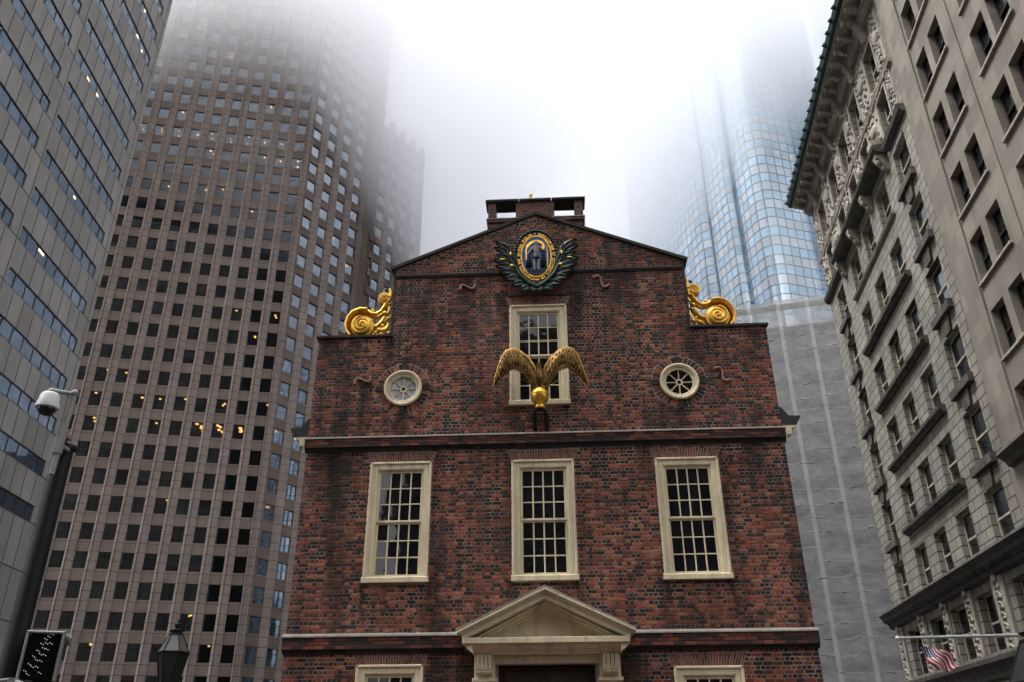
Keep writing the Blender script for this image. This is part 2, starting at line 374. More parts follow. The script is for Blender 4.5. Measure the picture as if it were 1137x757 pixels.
def sooty_brick():
    k = NT('sooty_brick'); g = k.t.nodes.new('ShaderNodeNewGeometry'); co = k.coord()
    v = k.math('ADD', g.outputs['Random Per Island'], k.math('MULTIPLY', k.math('SUBTRACT', k.noise(co, .8, 4, .65), .5), 1.6), clamp=True)
    k.l(k.ramp(v, [(0, (.014, .011, .010)), (.4, (.045, .02, .015)), (.75, (.13, .036, .022)), (1, (.22, .06, .033))]), k.b.inputs['Base Color']); k.b.inputs['Roughness'].default_value = .85
    k.bump(k.noise(co, 30, 3), .4, .005); return k.m
SOOTB = sooty_brick()
def belt(name, zt, zb, spans):
    for x0, x1 in spans:
        fl, bd = MB(), MB()
        fl.sweepx([(-.15, zt-.012), (-.145, zt+.004), (-.001, zt+.05), (-.001, zt-.035), (-.15, zt-.035)], x0-.01, x1+.01)
        n = int((x1-x0)/.226)
        bd.sweepx([(-.118, zt-.036), (.013, zt-.036), (.013, zb), (-.03, zb), (-.04, zb+.035), (-.07, zb+.05), (-.075, zb+.075), (-.118, zb+.08)], x0, x1, 1)
        for r in range(3):
            h = (zt-.04-(zb+.085))/3; z0 = zb+.087+r*h; x = x0+.002-(.113 if r % 2 else 0)
            while x < x1:
                a, b = max(x, x0+.002), min(x+.214, x1-.002); x += .226
                if b-a > .03: bd.bbox(a, b, -.124+random.uniform(-.003, .003), -.1, z0, z0+h-.011, .005, 0)
        o = bd.build(name, [SOOTB, COPING], HALL); fl.build('lead_flashing', LEAD, o)
belt('belt_course', 8.345, 8.02, [(-W-.03, W+.03)])
belt('belt_course', 3.94, 3.58, [(-W-.03, -1.72), (1.70, W+.03)])
for x0, x1 in ((-3.7, -.80), (.72, 3.66)):         # thin projecting course of the gable, stopped by the carved seal
    m = MB(); m.sweepx([(-.055, 12.72), (-.05, 12.76), (.0, 12.78), (.0, 12.66), (-.02, 12.66)], x0, x1); m.build('string_course', COPING, HALL)
m = MB(); m.bbox(-.76, .70, -.05, .02, 12.03, 12.40, .01); m.build('seal_plaque', weathered('red_sandstone', (.09, .04, .03), (.14, .06, .045), .85, 3), HALL)

def sash_window(cx, z0, z1, h, cols, rows, split, name='window'):
    zt, zb = z1, z0
    c = MB(); t = .165                             # casing with an outer bead and a stepped inner edge
    for (x0, x1, za, zc) in ((-h, -h+t, zb+.1, zt), (h-t, h, zb+.1, zt), (-h+t, h-t, zt-t, zt)):
        c.bbox(cx+x0, cx+x1, -.045, .1, za, zc, .01)
    e = .045
    for (x0, x1, za, zc) in ((-h-.012, -h+e, zb+.1, zt+.012), (h-e, h+.012, zb+.1, zt+.012), (-h-.012, h+.012, zt-e, zt+.012)):
        c.bbox(cx+x0, cx+x1, -.085, -.03, za, zc, .014)
    for (x0, x1, za, zc) in ((-h+t-.025, -h+t+.02, zb+.1, zt-t), (h-t-.02, h-t+.025, zb+.1, zt-t), (-h+t, h-t, zt-t-.02, zt-t+.025)):
        c.bbox(cx+x0, cx+x1, -.022, .1, za, zc, .008)
    win = c.build(name, CREAM, HALL)
    s = MB(); s.sweepx([(-.10, zb), (.1, zb), (.1, zb+.13), (-.04, zb+.13), (-.10, zb+.095)], cx-h-.03, cx+h+.03); s.build('sill', CREAM, win)
    gx0, gx1, gz0, gz1 = cx-h+t+.02, cx+h-t-.02, zb+.13, zt-t-.02
    sm, pm = MB(), MB(); mid = gz0 + (gz1-gz0)*split[0]/(split[0]+split[1])
    for za, zc, n, yo in ((gz0, mid, split[0], .055), (mid, gz1, split[1], .02)):
        st = .05; sm.bbox(gx0, gx0+st, yo, yo+.04, za, zc, .006); sm.bbox(gx1-st, gx1, yo, yo+.04, za, zc, .006)
        rb = .055 if za == gz0 else .05; rt = .05 if zc == gz1 else .035
        sm.bbox(gx0+st, gx1-st, yo, yo+.04, za, za+rb, .006); sm.bbox(gx0+st, gx1-st, yo, yo+.04, zc-rt, zc, .006)
        xs = [gx0+st+(gx1-gx0-2*st)*i/cols for i in range(cols+1)]; zs = [za+rb+(zc-rt-za-rb)*i/n for i in range(n+1)]
        for x in xs[1:-1]: sm.bbox(x-.016, x+.016, yo+.004, yo+.03, za+rb, zc-rt, .008)
        for i, z in enumerate(zs[1:-1]):
            for k in range(cols): sm.bbox(xs[k]+(.016 if k else 0), xs[k+1]-(.016 if k < cols-1 else 0), yo+.006, yo+.028, z-.014, z+.014, .007)
        for i in range(cols):
            for k in range(n):
                a, b = random.uniform(-.012, .012), random.uniform(-.012, .012)
                x0, x1, zz0, zz1 = xs[i], xs[i+1], zs[k], zs[k+1]; y = yo+.024
                pm.add([(x0, y-a*.15, zz0), (x1, y+a*.15, zz0), (x1, y+a*.15+b*.2, zz1), (x0, y-a*.15+b*.2, zz1)], [(0, 1, 2, 3)])
    sm.build('sash', CREAM, win); pm.build('pane', PANE, win, flat=True)
    bk = MB(); bk.box(cx-h+.02, cx+h-.02, .3, .32, zb, zt); bk.build('blind', DARKIN, win)
def flat_arch(cx, z1, h):
    m = MB(); n = 26; hh = .27
    m.prism([(cx-h-.005, z1+.013), (cx+h+.005, z1+.013), (cx+h+.12, z1+hh), (cx-h-.12, z1+hh)], -.002, .02, 1)
    for i in range(n):
        for part in ((0, .62), (.62, 1)) if i % 2 else ((0, .38), (.38, 1)):
            q = []
            for zf, (ia, ib) in ((part[0], (i, i+1)), (part[1], (i, i+1))):
                ww = h + .115*zf; dx = 2*ww/n
                q.append((cx-ww+dx*ia+.008, cx-ww+dx*ib-.008, z1+.018+(hh-.02)*zf))
            (a0, a1, za), (b0, b1, zb) = q; y = -.008+random.uniform(-.003, .003)
            m.add([(a0, .0, za), (a1, .0, za), (b1, .0, zb-.008), (b0, .0, zb-.008), (a0+.003, y, za+.003), (a1-.003, y, za+.003), (b1-.003, y, zb-.011), (b0+.003, y, zb-.011)],
                  [(4, 5, 6, 7), (0, 1, 5, 4), (1, 2, 6, 5), (2, 3, 7, 6), (3, 0, 4, 7)], 0)
    m.build('brick_arch', [ARCHB, MORTAR], HALL)
def arch_brick():
    k = NT('rubbed_brick'); g = k.t.nodes.new('ShaderNodeNewGeometry'); co = k.coord()
    v = k.math('ADD', g.outputs['Random Per Island'], k.math('SUBTRACT', k.noise(co, 1.2, 3), .5), clamp=True)
    k.l(k.ramp(v, [(0, (.05, .018, .013)), (.5, (.17, .042, .022)), (1, (.28, .075, .036))]), k.b.inputs['Base Color']); k.b.inputs['Roughness'].default_value = .85
    k.bump(k.noise(co, 30, 3), .4, .005); return k.m
ARCHB = arch_brick()
for i, (cx, z0, z1, h) in enumerate(WIN):
    sash_window(cx, z0, z1, h, 4, 6, (3, 3)); flat_arch(cx, z1, h)
PALEPANE = glass_dark('pale_pane_glass', 1.5, (.36, .39, .43), .05, .08)  # left oculus pane, given a pale base colour
PALEM = weathered('pale_mortar', (.30, .26, .23), (.46, .40, .36), .9, 2)
def oculus(cx, cz):
    c = MB()
    def ring(r0, r1, y0, y1, n=48):
        vs = []
        for i in range(n):
            q = 2*math.pi*i/n
            for r, y in ((r0, y1), (r0, y0+.01), (r0+.012, y0), (r1-.012, y0), (r1, y0+.01), (r1, y1)): vs.append((cx+r*math.cos(q), y, cz+r*math.sin(q)))
        c.add(vs, [(i*6+k, i*6+k+1, ((i+1) % n)*6+k+1, ((i+1) % n)*6+k) for i in range(n) for k in range(5)])
    ring(.37, OR_, -.05, .1); ring(.40, .46, -.085, 0); ring(.315, .375, -.02, .1)
    win = c.build('oculus_window', CREAM, HALL, smooth=True)
    s = MB(); s.lathe([(.075, .0), (.085, -.01), (.085, -.03), (.045, -.03), (.045, 0)], (cx, .05, cz), 20, 'y')
    for k in range(8):
        q = math.pi/4*k
        s.tube([(cx+.07*math.cos(q), .035, cz+.07*math.sin(q)), (cx+.33*math.cos(q), .035, cz+.33*math.sin(q))], .016, 6)
    s.build('sash', CREAM, win)
    p = MB(); p.prism(oval(cx, cz, .34, .34, 32), .05, .06); p.build('pane', PANE if cx > 0 else PALEPANE, win)
    a = MB(); n = 36
    a.holed(oval(cx, cz, RING-.002, RING-.002, 48), [oval(cx, cz, OR_-.01, OR_-.01, 48)], .0, 1)
    for k in range(n):
        if k % 9 == 0: continue
        q0, q1 = 2*math.pi*(k-.5)/n, 2*math.pi*(k+.5)/n; g = .009
        r0, r1 = OR_+.008, RING-.02; y = -.01+random.uniform(-.003, .003)
        P = [(r0, q0+g/r0), (r0, q1-g/r0), (r1, q1-g*1.6/r1), (r1, q0+g*1.6/r1)]
        vs = [(cx+r*math.cos(q), 0.002, cz+r*math.sin(q)) for r, q in P]+[(cx+r*math.cos(q), y, cz+r*math.sin(q)) for r, q in P]
        a.add(vs, [(4, 5, 6, 7), (0, 1, 5, 4), (1, 2, 6, 5), (2, 3, 7, 6), (3, 0, 4, 7)], 0)
    for k in range(4):                             # sooty keystones of the ring
        q = math.pi/2*k; ca, sa = math.cos(q), math.sin(q)
        P = [(OR_+.005, -.055), (OR_+.005, .055), (RING-.008, .065), (RING-.008, -.065)]
        vs = [(cx+r*ca-t*sa, .0, cz+r*sa+t*ca) for r, t in P]+[(cx+r*ca-t*sa, -.03, cz+r*sa+t*ca) for r, t in P]
        a.add(vs, [(4, 5, 6, 7), (0, 1, 5, 4), (1, 2, 6, 5), (2, 3, 7, 6), (3, 0, 4, 7)], 2)
    a.build('brick_ring', [MB_, PALEM, COPING], HALL)
for c in OCU: oculus(*c)
def anchor(x0, z0, x1, z1):                        # S-shaped iron wall anchor
    cx, cz = (x0+x1)/2, (z0+z1)/2; L = math.hypot(x1-x0, z1-z0)/2; a = math.atan2(z1-z0, x1-x0); pts = []
    for i in range(25):
        t = -1+2*i/24; s = t*L*1.0; o = .11*math.sin(t*math.pi*1.0)*(-1)
        pts.append((cx+s*math.cos(a)-o*math.sin(a), -.035, cz+s*math.sin(a)+o*math.cos(a)))
    MB().tube(pts, [.034+.008*math.cos(i*.26) for i in range(25)], 8).build('wall_anchor', TERRA, HALL, smooth=True)
anchor(-4.50, 9.73, -4.12, 9.95); anchor(4.13, 9.88, 4.51, 9.6); anchor(-2.0, 12.25, -1.62, 12.43); anchor(1.38, 12.49, 1.79, 12.26)
def eaves(s):                                      # moulded wooden eaves of the long sides, seen end-on
    m = MB(); w_ = W
    m.prism([(s*(w_-.01), 8.0), (s*(w_+.08), 8.06), (s*(w_+.1), 8.2), (s*(w_+.2), 8.23), (s*(w_+.22), 8.36), (s*(w_+.3), 8.39), (s*(w_+.32), 8.44), (s*(w_-.01), 8.44)], .03, 34)
    e = m.build('eaves', CREAM, HALL)
    g = MB(); g.prism([(s*(w_-.01), 8.442), (s*(w_+.34), 8.442), (s*(w_+.44), 8.60), (s*(w_+.46), 8.66), (s*(w_+.2), 8.67), (s*(w_+.05), 8.88), (s*(w_-.01), 8.88)], .02, 34); g.build('gutter', SLATE, e)
eaves(-1); eaves(1)
def chimney():
    m = MB(); y0, y1 = .55, 1.0; x0, x1 = -1.37, 1.28
    m.box(x0+.03, x1-.03, y0+.03, y1-.03, 12.2, 14.70)
    m.box(x0, x1, y0-.02, y1+.02, 14.70, 14.80)
    for a, b in ((x0+.02, -1.14), (-.59, .475), (1.03, x1-.02)): m.box(a, b, y0+.02, y1-.02, 14.80, 15.37)
    ch = m.build('chimney', MBS, HALL)
    c = MB()
    for a, b in ((x0-.05, -.505), (-.495, .395), (.405, x1+.05)): c.bbox(a, b, y0-.05, y1+.05, 15.37, 15.45, .015)
    c.build('cap', COPING, ch)
    f = MB(); f.box(x0-.03, x1+.03, y0-.04, y1+.04, 14.802, 14.822); f.build('flashing', LEAD, ch)
chimney()
def doorway():
    d = MB(); PED = CREAM
    # pilasters, consoles, bed mould, horizontal cornice
    for s in (-1, 1):
        d.bbox(s*1.50, s*1.02, -.16, .2, 0, 3.06, .02); d.bbox(s*1.43, s*1.10, -.2, -.15, .3, 2.9, .015)
    o = d.build('door_surround', PED, HALL)
    for s in (-1, 1):
        c = MB(); x = s*1.275
        c.bbox(x-.25, x+.25, -.22, .1, 3.0, 3.07, .01); c.bbox(x-.21, x+.21, -.18, .1, 3.07, 3.5, .01)
        for k in range(4):
            xx = x-.12+.08*k; c.sweepx([(-.36, 3.50), (-.36, 3.42), (-.31, 3.33), (-.27, 3.24), (-.2, 3.24), (-.2, 3.5)], xx-.033, xx+.033)
        c.sweepx([(-.38, 3.26), (-.36, 3.20), (-.28, 3.13), (-.2, 3.12), (-.2, 3.26)], x-.16, x+.16)
        for k in range(7): c.ball((x-.135+.045*k, -.33, 3.175), .024, 8, 6)
        c.build('console', PED, o, smooth=True)
    c = MB(); c.bbox(-1.06, 1.06, -.14, .2, 3.34, 3.5, .01)
    for k in range(10): c.box(-1.0+.2*k+.006, -1.0+.2*(k+1)-.006, -.15, -.1, 3.35, 3.47)
    c.build('lintel', PED, o)
    c = MB()
    prof = [(-.32, 3.502), (-.34, 3.53), (-.46, 3.60), (-.48, 3.64), (-.55, 3.672), (-.58, 3.68), (.1, 3.68), (.1, 3.502)]
    c.sweepx(prof, -1.5, 1.5)
    for s in (-1, 1): c.prism([(s*1.49, 3.502), (s*1.50, 3.53), (s*1.60, 3.60), (s*1.62, 3.64), (s*1.68, 3.672), (s*1.68, 3.68), (s*1.49, 3.68)], -.56, .1)
    for x0, x1 in ((-1.70, -.85), (-.847, -.38), (-.377, .3), (.303, .79), (.793, 1.68)): c.bbox(x0, x1, -.62, .05, 3.682, 3.80, .012)
    c.build('cornice', PED, o)
    r = MB(); ax, az = -.01, 4.77
    def strip(d0, d1, y0, y1, xe=1.80, ze=3.93):   # band parallel to the raking line, d = distance below it
        for s in (-1, 1):
            a = Vector((s*xe, ze)); b = Vector((ax, az)); dd = (b-a).normalized(); dn = Vector((dd.y, -dd.x)); dn = dn if dn.y < 0 else -dn
            v0, v1 = d0/abs(dn.y), d1/abs(dn.y)
            r.prism([(a.x, a.y-v0), (b.x, b.y-v0), (b.x, b.y-v1), (a.x, a.y-v1)], y0, y1)
    strip(0, .05, -.72, .05); strip(.05, .09, -.66, .05, 1.76, 3.945); strip(.09, .19, -.6, .05, 1.70, 3.97)
    r.build('raking_cornice', PED, o)
    r = MB(); strip(.195, .24, -.35, .0, 1.5, 4.03); strip(.24, .30, -.25, .0, 1.45, 4.05); strip(.30, .34, -.18, .0, 1.4, 4.07); r.build('inner_moulding', PED, o)
    t = MB(); t.prism([(-1.55, 3.802), (1.53, 3.802), (ax, 4.66)], -.10, .1); t.build('tympanum', PED, o)
    f = MB(); f.prism([(-1.80, 3.94), (ax, 4.775), (1.78, 3.94), (1.80, 3.955), (ax, 4.80), (-1.82, 3.955)], -.725, .03); f.build('flashing', LEAD, o)
    q = MB(); q.bbox(-1.0, .98, .1, .16, 0, 3.3, .01); q.bbox(-.9, .88, .05, .12, 2.3, 3.22, .02)
    for x0, x1 in ((-.85, -.05), (.03, .83)):
        for z0, z1 in ((.25, 1.0), (1.1, 2.1), (2.35, 3.15)): q.bbox(x0, x1, .035, .08, z0, z1, .03)
    dr = q.build('door', weathered('dark_wood', (.02, .015, .012), (.045, .033, .025), .6, 3), HALL)
    MB().ball((-.02, .02, 1.05), .04).build('handle', DARKGOLD, dr)
doorway()

# ------------------------------------------------------------------ gilded eagle on its globe
def eagle():
    E = thing('eagle_sculpture', 'gilded eagle with spread wings perched on a golden globe above the middle window', 'sculpture', (-.02, -.62, 8.75))
    ox, oy, oz = -.02, -.62, 8.75
    def wing(s):
        # outline of leading and trailing edges in (x, z), shoulder to tip
        lead = [(.07, 9.55), (.13, 9.76), (.27, 9.98), (.46, 10.14), (.62, 10.20), (.77, 10.14), (.87, 10.00), (.95, 9.76), (1.03, 9.50), (1.08, 9.24)]
        trail = [(.07, 9.32), (.14, 9.22), (.22, 9.28), (.30, 9.46), (.41, 9.60), (.54, 9.66), (.67, 9.65), (.80, 9.55), (.95, 9.38), (1.075, 9.23)]
        N, K = len(lead), 8; m = MB(); vs = []
        def pt(i, k, side):
            t = k/K; lx, lz = lead[i]; tx, tz = trail[i]
            x, z = lx+(tx-lx)*t, lz+(tz-lz)*t
            u = i/(N-1); y = -.12*math.sin(u*math.pi*.9) - .10*math.sin(t*math.pi)*.7 - .10*u
            th = (.032*(1-t)**.6+.008)*(1-.5*u)
            if t > .55 and k < K: y += .012*((i+k) % 2)
            return (s*x-ox, y + side*th, z-oz)
        # refine along span
        for side in (-1, 1):
            for i in range(N):
                for k in range(K+1): vs.append(pt(i, k, side))
        st = K+1; off = N*st; fs = []
        for i in range(N-1):
            for k in range(K):
                a = i*st+k; fs += [(a, a+1, a+st+1, a+st), (off+a, off+a+st, off+a+st+1, off+a+1)]
            fs += [(i*st, i*st+st, off+i*st+st, off+i*st), (i*st+K, off+i*st+K, off+i*st+K+st, i*st+K+st)]
        fs += [tuple([k for k in range(K+1)]+[off+k for k in reversed(range(K+1))]), tuple([(N-1)*st+k for k in reversed(range(K+1))]+[off+(N-1)*st+k for k in range(K+1)])]
        m.add(vs, fs)
        # feathers laid in rows over the wing
        for rowt, ln, wd in ((.22, .10, .038), (.40, .13, .042), (.60, .2, .046), (.84, .24, .05)):
            cnt = 18
            for j in range(cnt):
                u = (j+.4)/cnt; fi = u*(N-1); i = int(fi); fr = fi-i
                L = [lead[i][q]*(1-fr)+lead[min(i+1, N-1)][q]*fr for q in (0, 1)]; T = [trail[i][q]*(1-fr)+trail[min(i+1, N-1)][q]*fr for q in (0, 1)]
                d = Vector((T[0]-L[0], T[1]-L[1])); ch = d.length
                if ch < .08: continue
                d.normalize(); d = (d + Vector((.35*u, -.35*u))).normalized(); n2 = Vector((-d.y, d.x))
                c = Vector(L)+(Vector(T)-Vector(L))*(rowt-.12); l = min(ln, ch*.42)*(1-.25*u); wv = wd*.5
                y0 = -.12*math.sin(u*math.pi*.9)-.10*math.sin(rowt*math.pi)*.7-.10*u
                th = (.032*(1-rowt)**.6+.008)*(1-.5*u)
                prof = [(0, .6), (.3, 1), (.7, .95), (.92, .6), (1, 0)]
                for sg in (-1, 1):
                    yy = y0+sg*(th+.001); P = []
                    for t, ww in prof: P.append(c+d*l*t+n2*wv*ww)
                    for t, ww in reversed(prof[:-1]): P.append(c+d*l*t-n2*wv*ww)
                    n = len(P); ctr = c+d*l*.5
                    vs = [(s*p.x-ox, yy, p.y-oz) for p in P]+[(s*ctr.x-ox, yy+sg*.006, ctr.y-oz)]
                    m.add(vs, [(q, (q+1) % n, n) for q in range(n)])
        m.tube([(s*x-ox, -.12*math.sin(i/(N-1)*math.pi*.9)-.10*i/(N-1), z-oz) for i, (x, z) in enumerate(lead)], [.035, .036, .034, .032, .03, .028, .025, .025, .02, .012], 8, mi=1)
        m.build('wing', [DARKGOLD, GOLD], E, smooth=True)
    wing(-1); wing(1)
    b = MB()                                       # breast, neck, legs as one lofted body
    sec = [(.0, .02, 9.20, .05, .05), (0, .0, 9.28, .085, .09), (0, -.02, 9.42, .135, .12), (0, -.02, 9.56, .125, .11), (0, -.03, 9.68, .085, .085), (0, -.05, 9.76, .052, .06), (0, -.08, 9.83, .045, .055), (0, -.09, 9.875, .02, .025)]
    seg = 14; vs = [(cx+rx*math.cos(2*math.pi*j/seg)*(1+.06*((j+i) % 2)), cy+ry*math.sin(2*math.pi*j/seg), z-oz) for i, (cx, cy, z, rx, ry) in enumerate(sec) for j in range(seg)]
    b.add(vs, [(i*seg+j, i*seg+(j+1) % seg, (i+1)*seg+(j+1) % seg, (i+1)*seg+j) for i in range(len(sec)-1) for j in range(seg)]+[tuple(range(seg)), tuple(range((len(sec)-1)*seg, len(sec)*seg))])
    b.tube([(0, -.10, 9.845-oz), (0, -.17, 9.83-oz), (0, -.19, 9.79-oz)], [.032, .024, .006], 8)
    b.build('body', DARKGOLD, E, smooth=True)
    for s in (-1, 1):
        l = MB(); l.tube([(s*.05, -.02, 9.40-oz), (s*.08, -.06, 9.30-oz), (s*.08, -.05, 9.24-oz)], [.06, .04, .03], 8)
        for a in (-.5, 0, .5): l.tube([(s*.08, -.05, 9.25-oz), (s*.08+.06*math.sin(a), -.05-.08*math.cos(a), 9.235-oz), (s*.08+.08*math.sin(a), -.05-.11*math.cos(a), 9.2-oz)], [.02, .016, .005], 6)
        l.build('leg', DARKGOLD, E, smooth=True)
    tl = MB(); tl.add([(-.09, .08, 9.3-oz), (.09, .08, 9.3-oz), (.15, .16, 9.0-oz), (.05, .17, 8.96-oz), (-.05, .17, 8.96-oz), (-.15, .16, 9.0-oz), (-.09, .05, 9.3-oz), (.09, .05, 9.3-oz), (.15, .13, 9.0-oz), (.05, .14, 8.96-oz), (-.05, .14, 8.96-oz), (-.15, .13, 9.0-oz)],
        [(0, 1, 2, 3, 4, 5), (11, 10, 9, 8, 7, 6), (0, 6, 7, 1), (1, 7, 8, 2), (2, 8, 9, 3), (3, 9, 10, 4), (4, 10, 11, 5), (5, 11, 6, 0)]); tl.build('tail', DARKGOLD, E)
    g = MB(); g.ball((0, 0, 9.045-oz), .215, 28, 18); g.lathe([(.222, -.012), (.226, 0), (.222, .012)], (0, 0, 9.07-oz), 28); g.build('globe', GOLD, E, smooth=True)
    n = MB(); n.lathe([(.05, .0), (.09, .0), (.115, .02), (.115, .07), (.08, .09), (.09, .11)], (0, 0, 8.735-oz), 18); n.build('collar', GOLD, E, smooth=True)
    v = MB()
    v.box(-.07, .07, -.07, .07, 8.72-oz, 8.742-oz)
    for s in (-1, 1):
        v.tube([(s*.06, .0, 8.735-oz), (s*.13, .1, 8.68-oz), (s*.14, .45, 8.5-oz), (s*.14, .6, 8.40-oz)], .045, 8)
        v.bbox(s*.14-.05, s*.14+.05, .53, .62, 8.36-oz, 8.85-oz, .01)
    v.build('bracket', BLACK, E)
eagle()

# ------------------------------------------------------------------ carved seal with leaves
def seal():
    cx, cz, y = -.04, 13.09, -.14
    E = thing('carved_seal', 'oval carved seal with blue field, gilt lettering ring and dark green leaves on gable', 'emblem', (cx, y, cz))
    GREEN = weathered('dark_green_paint', (.008, .018, .016), (.03, .05, .045), .5, 8, fine=30); BLUE = weathered('seal_blue', (.04, .10, .33), (.09, .19, .48), .6, 6)
    IRONG = weathered('seal_black', (.008, .009, .011), (.02, .022, .025), .5, 6); GREYF = weathered('pewter_paint', (.22, .20, .20), (.36, .32, .31), .5, 9)
    m = MB(); m.prism(oval(0, 0, .60, .84, 56), -.02, .16); m.build('backing', GREEN, E, smooth=True)
    m = MB()
    for k in range(54):                            # bead of small leaves round the rim
        q = 2*math.pi*k/54; m.ball((.555*math.cos(q), -.04, .80*math.sin(q)), (.045, .035, .045), 8, 6)
    m.build('bead_rim', GREEN, E, smooth=True)
    m = MB(); m.prism(oval(0, 0, .51, .755, 56), -.035, .0); m.build('lettering_band', IRONG, E)
    def ellring(rx, rz, w_, y0, mat, nm):
        g = MB(); g.tube([(rx*math.cos(q), y0, rz*math.sin(q)) for q in (2*math.pi*i/56 for i in range(57))], w_, 6, False); g.build(nm, mat, E, smooth=True)
    ellring(.385, .615, .02, -.05, GOLD, 'gilt_ring')
    m = MB(); m.prism(oval(0, 0, .375, .605, 56), -.042, -.0); m.build('blue_field', BLUE, E)
    # gilt lettering round the ring
    txt = 'SIGILLVM GVB ET SOCIETATIS DE MATTACHVSETS BAY IN NOVA ANGLIA + '
    vs, fs = [], []
    n = len(txt); rx, rz = .447, .682
    arc = [0]; M_ = 720
    pts = [(rx*math.sin(2*math.pi*i/M_), rz*math.cos(2*math.pi*i/M_)) for i in range(M_+1)]
    for i in range(M_): arc.append(arc[-1]+math.dist(pts[i], pts[i+1]))
    cu = bpy.data.curves.new('tmp', 'FONT'); cu.size = .104; cu.extrude = .012; cu.offset = .001; cu.align_x = 'CENTER'; cu.align_y = 'CENTER'
    to = bpy.data.objects.new('tmp', cu); COL.objects.link(to)
    cache = {}
    for i, chx in enumerate(txt):
        if chx == ' ': continue
        if chx not in cache:
            cu.body = chx; bpy.context.view_layer.update(); dg = bpy.context.evaluated_depsgraph_get()
            me = to.evaluated_get(dg).to_mesh(); cache[chx] = ([v.co.copy() for v in me.vertices], [tuple(p.vertices) for p in me.polygons]); to.evaluated_get(dg).to_mesh_clear()
        s_ = ((i+1.5)/n*arc[-1]) % arc[-1]; k = next(j for j in range(M_+1) if arc[j] >= s_)
        px_, pz_ = pts[k]; a = math.atan2(px_/rx**2, pz_/rz**2)
        b0 = len(vs); ca, sa = math.cos(a), math.sin(a)
        for v in cache[chx][0]:
            X, Z = v.x, v.y; vs.append((px_+X*ca+Z*sa, -.045-v.z, pz_-X*sa+Z*ca))
        fs += [tuple(j+b0 for j in p) for p in cache[chx][1]]
    bpy.data.objects.remove(to)
    MB().add(vs, fs).build('lettering', GOLD, E)
    # figure, arrow and bow, ribbon, trees and ground
    f = MB()
    sk = lambda pts, r: f.tube([(x, -.07, z) for x, z in pts], r, 10)
    f.tube([(0, -.07, .02), (0, -.075, .10), (0, -.08, .2), (0, -.08, .27), (0, -.075, .31)], [.062, .058, .085, .088, .04], 12)
    f.ball((0, -.085, .37), (.048, .045, .062), 12, 10)
    sk([(-.075, .275), (-.13, .17), (-.2, .08), (-.24, .04)], [.034, .03, .024, .018]); sk([(.075, .275), (.15, .2), (.2, .16), (.25, .15)], [.034, .03, .024, .018])
    for s in (-1, 1): sk([(s*.035, .06), (s*.045, -.1), (s*.05, -.2), (s*.05, -.37), (s*.06, -.42)], [.05, .045, .036, .026, .03])
    f.build('figure', GREYF, E, smooth=True)
    h = MB(); h.ball((0, -.08, .395), (.055, .05, .055), 12, 8); h.tube([(-.045, -.075, .38), (-.055, -.075, .28)], [.025, .012], 6); h.tube([(.045, -.075, .38), (.055, -.075, .28)], [.025, .012], 6); h.build('hair', IRONG, E, smooth=True)
    k = MB(); k.lathe([(.065, .05), (.075, .0), (.10, -.08), (.02, -.09)], (0, -.075, 0), 12)
    for q in range(8): k.ball((-.075+.02*q, -.14, -.06), (.014, .02, .05), 6, 4)
    k.build('leaf_skirt', GREEN, E, smooth=True)
    r = MB()
    rib = [(-.25, -.1), (-.255, .05), (-.26, .17), (-.24, .28), (-.19, .36), (-.1, .43), (0, .46), (.1, .44), (.17, .38), (.2, .3), (.17, .22), (.1, .2)]
    for i in range(len(rib)-1):
        (x0, z0), (x1, z1) = rib[i], rib[i+1]; d = Vector((x1-x0, z1-z0)).normalized(); nn = Vector((-d.y, d.x))*(.035 if i > 2 else .018)
        r.prism([(x0+nn.x, z0+nn.y), (x1+nn.x, z1+nn.y), (x1-nn.x, z1-nn.y), (x0-nn.x, z0-nn.y)], -.062-.004*(i % 2), -.04)
    r.build('ribbon', GOLD, E)
    bow = MB(); bow.tube([(.24+.05*math.cos(t*1.4), -.065, .45*t-.02) for t in [i/10-.5 for i in range(-2, 13)]], .014, 6); bow.build('bow', GOLD, E, smooth=True)
    for s in (-1, 1):
        t = MB(); x = s*.19
        for j in range(6): t.lathe([(.0, .1), (.035+.014*j*.8, .02), (.02, .0)], (x, -.06, .06-.075*j), 10)
        t.tube([(x, -.06, -.33), (x, -.06, -.42)], .016, 6); t.build('tree_relief', GREEN, E)
    g = MB(); g.prism([(-.26, -.43), (.26, -.43), (.2, -.52), (.1, -.58), (-.1, -.58), (-.2, -.52)], -.07, -.02); g.build('ground_relief', IRONG, E)
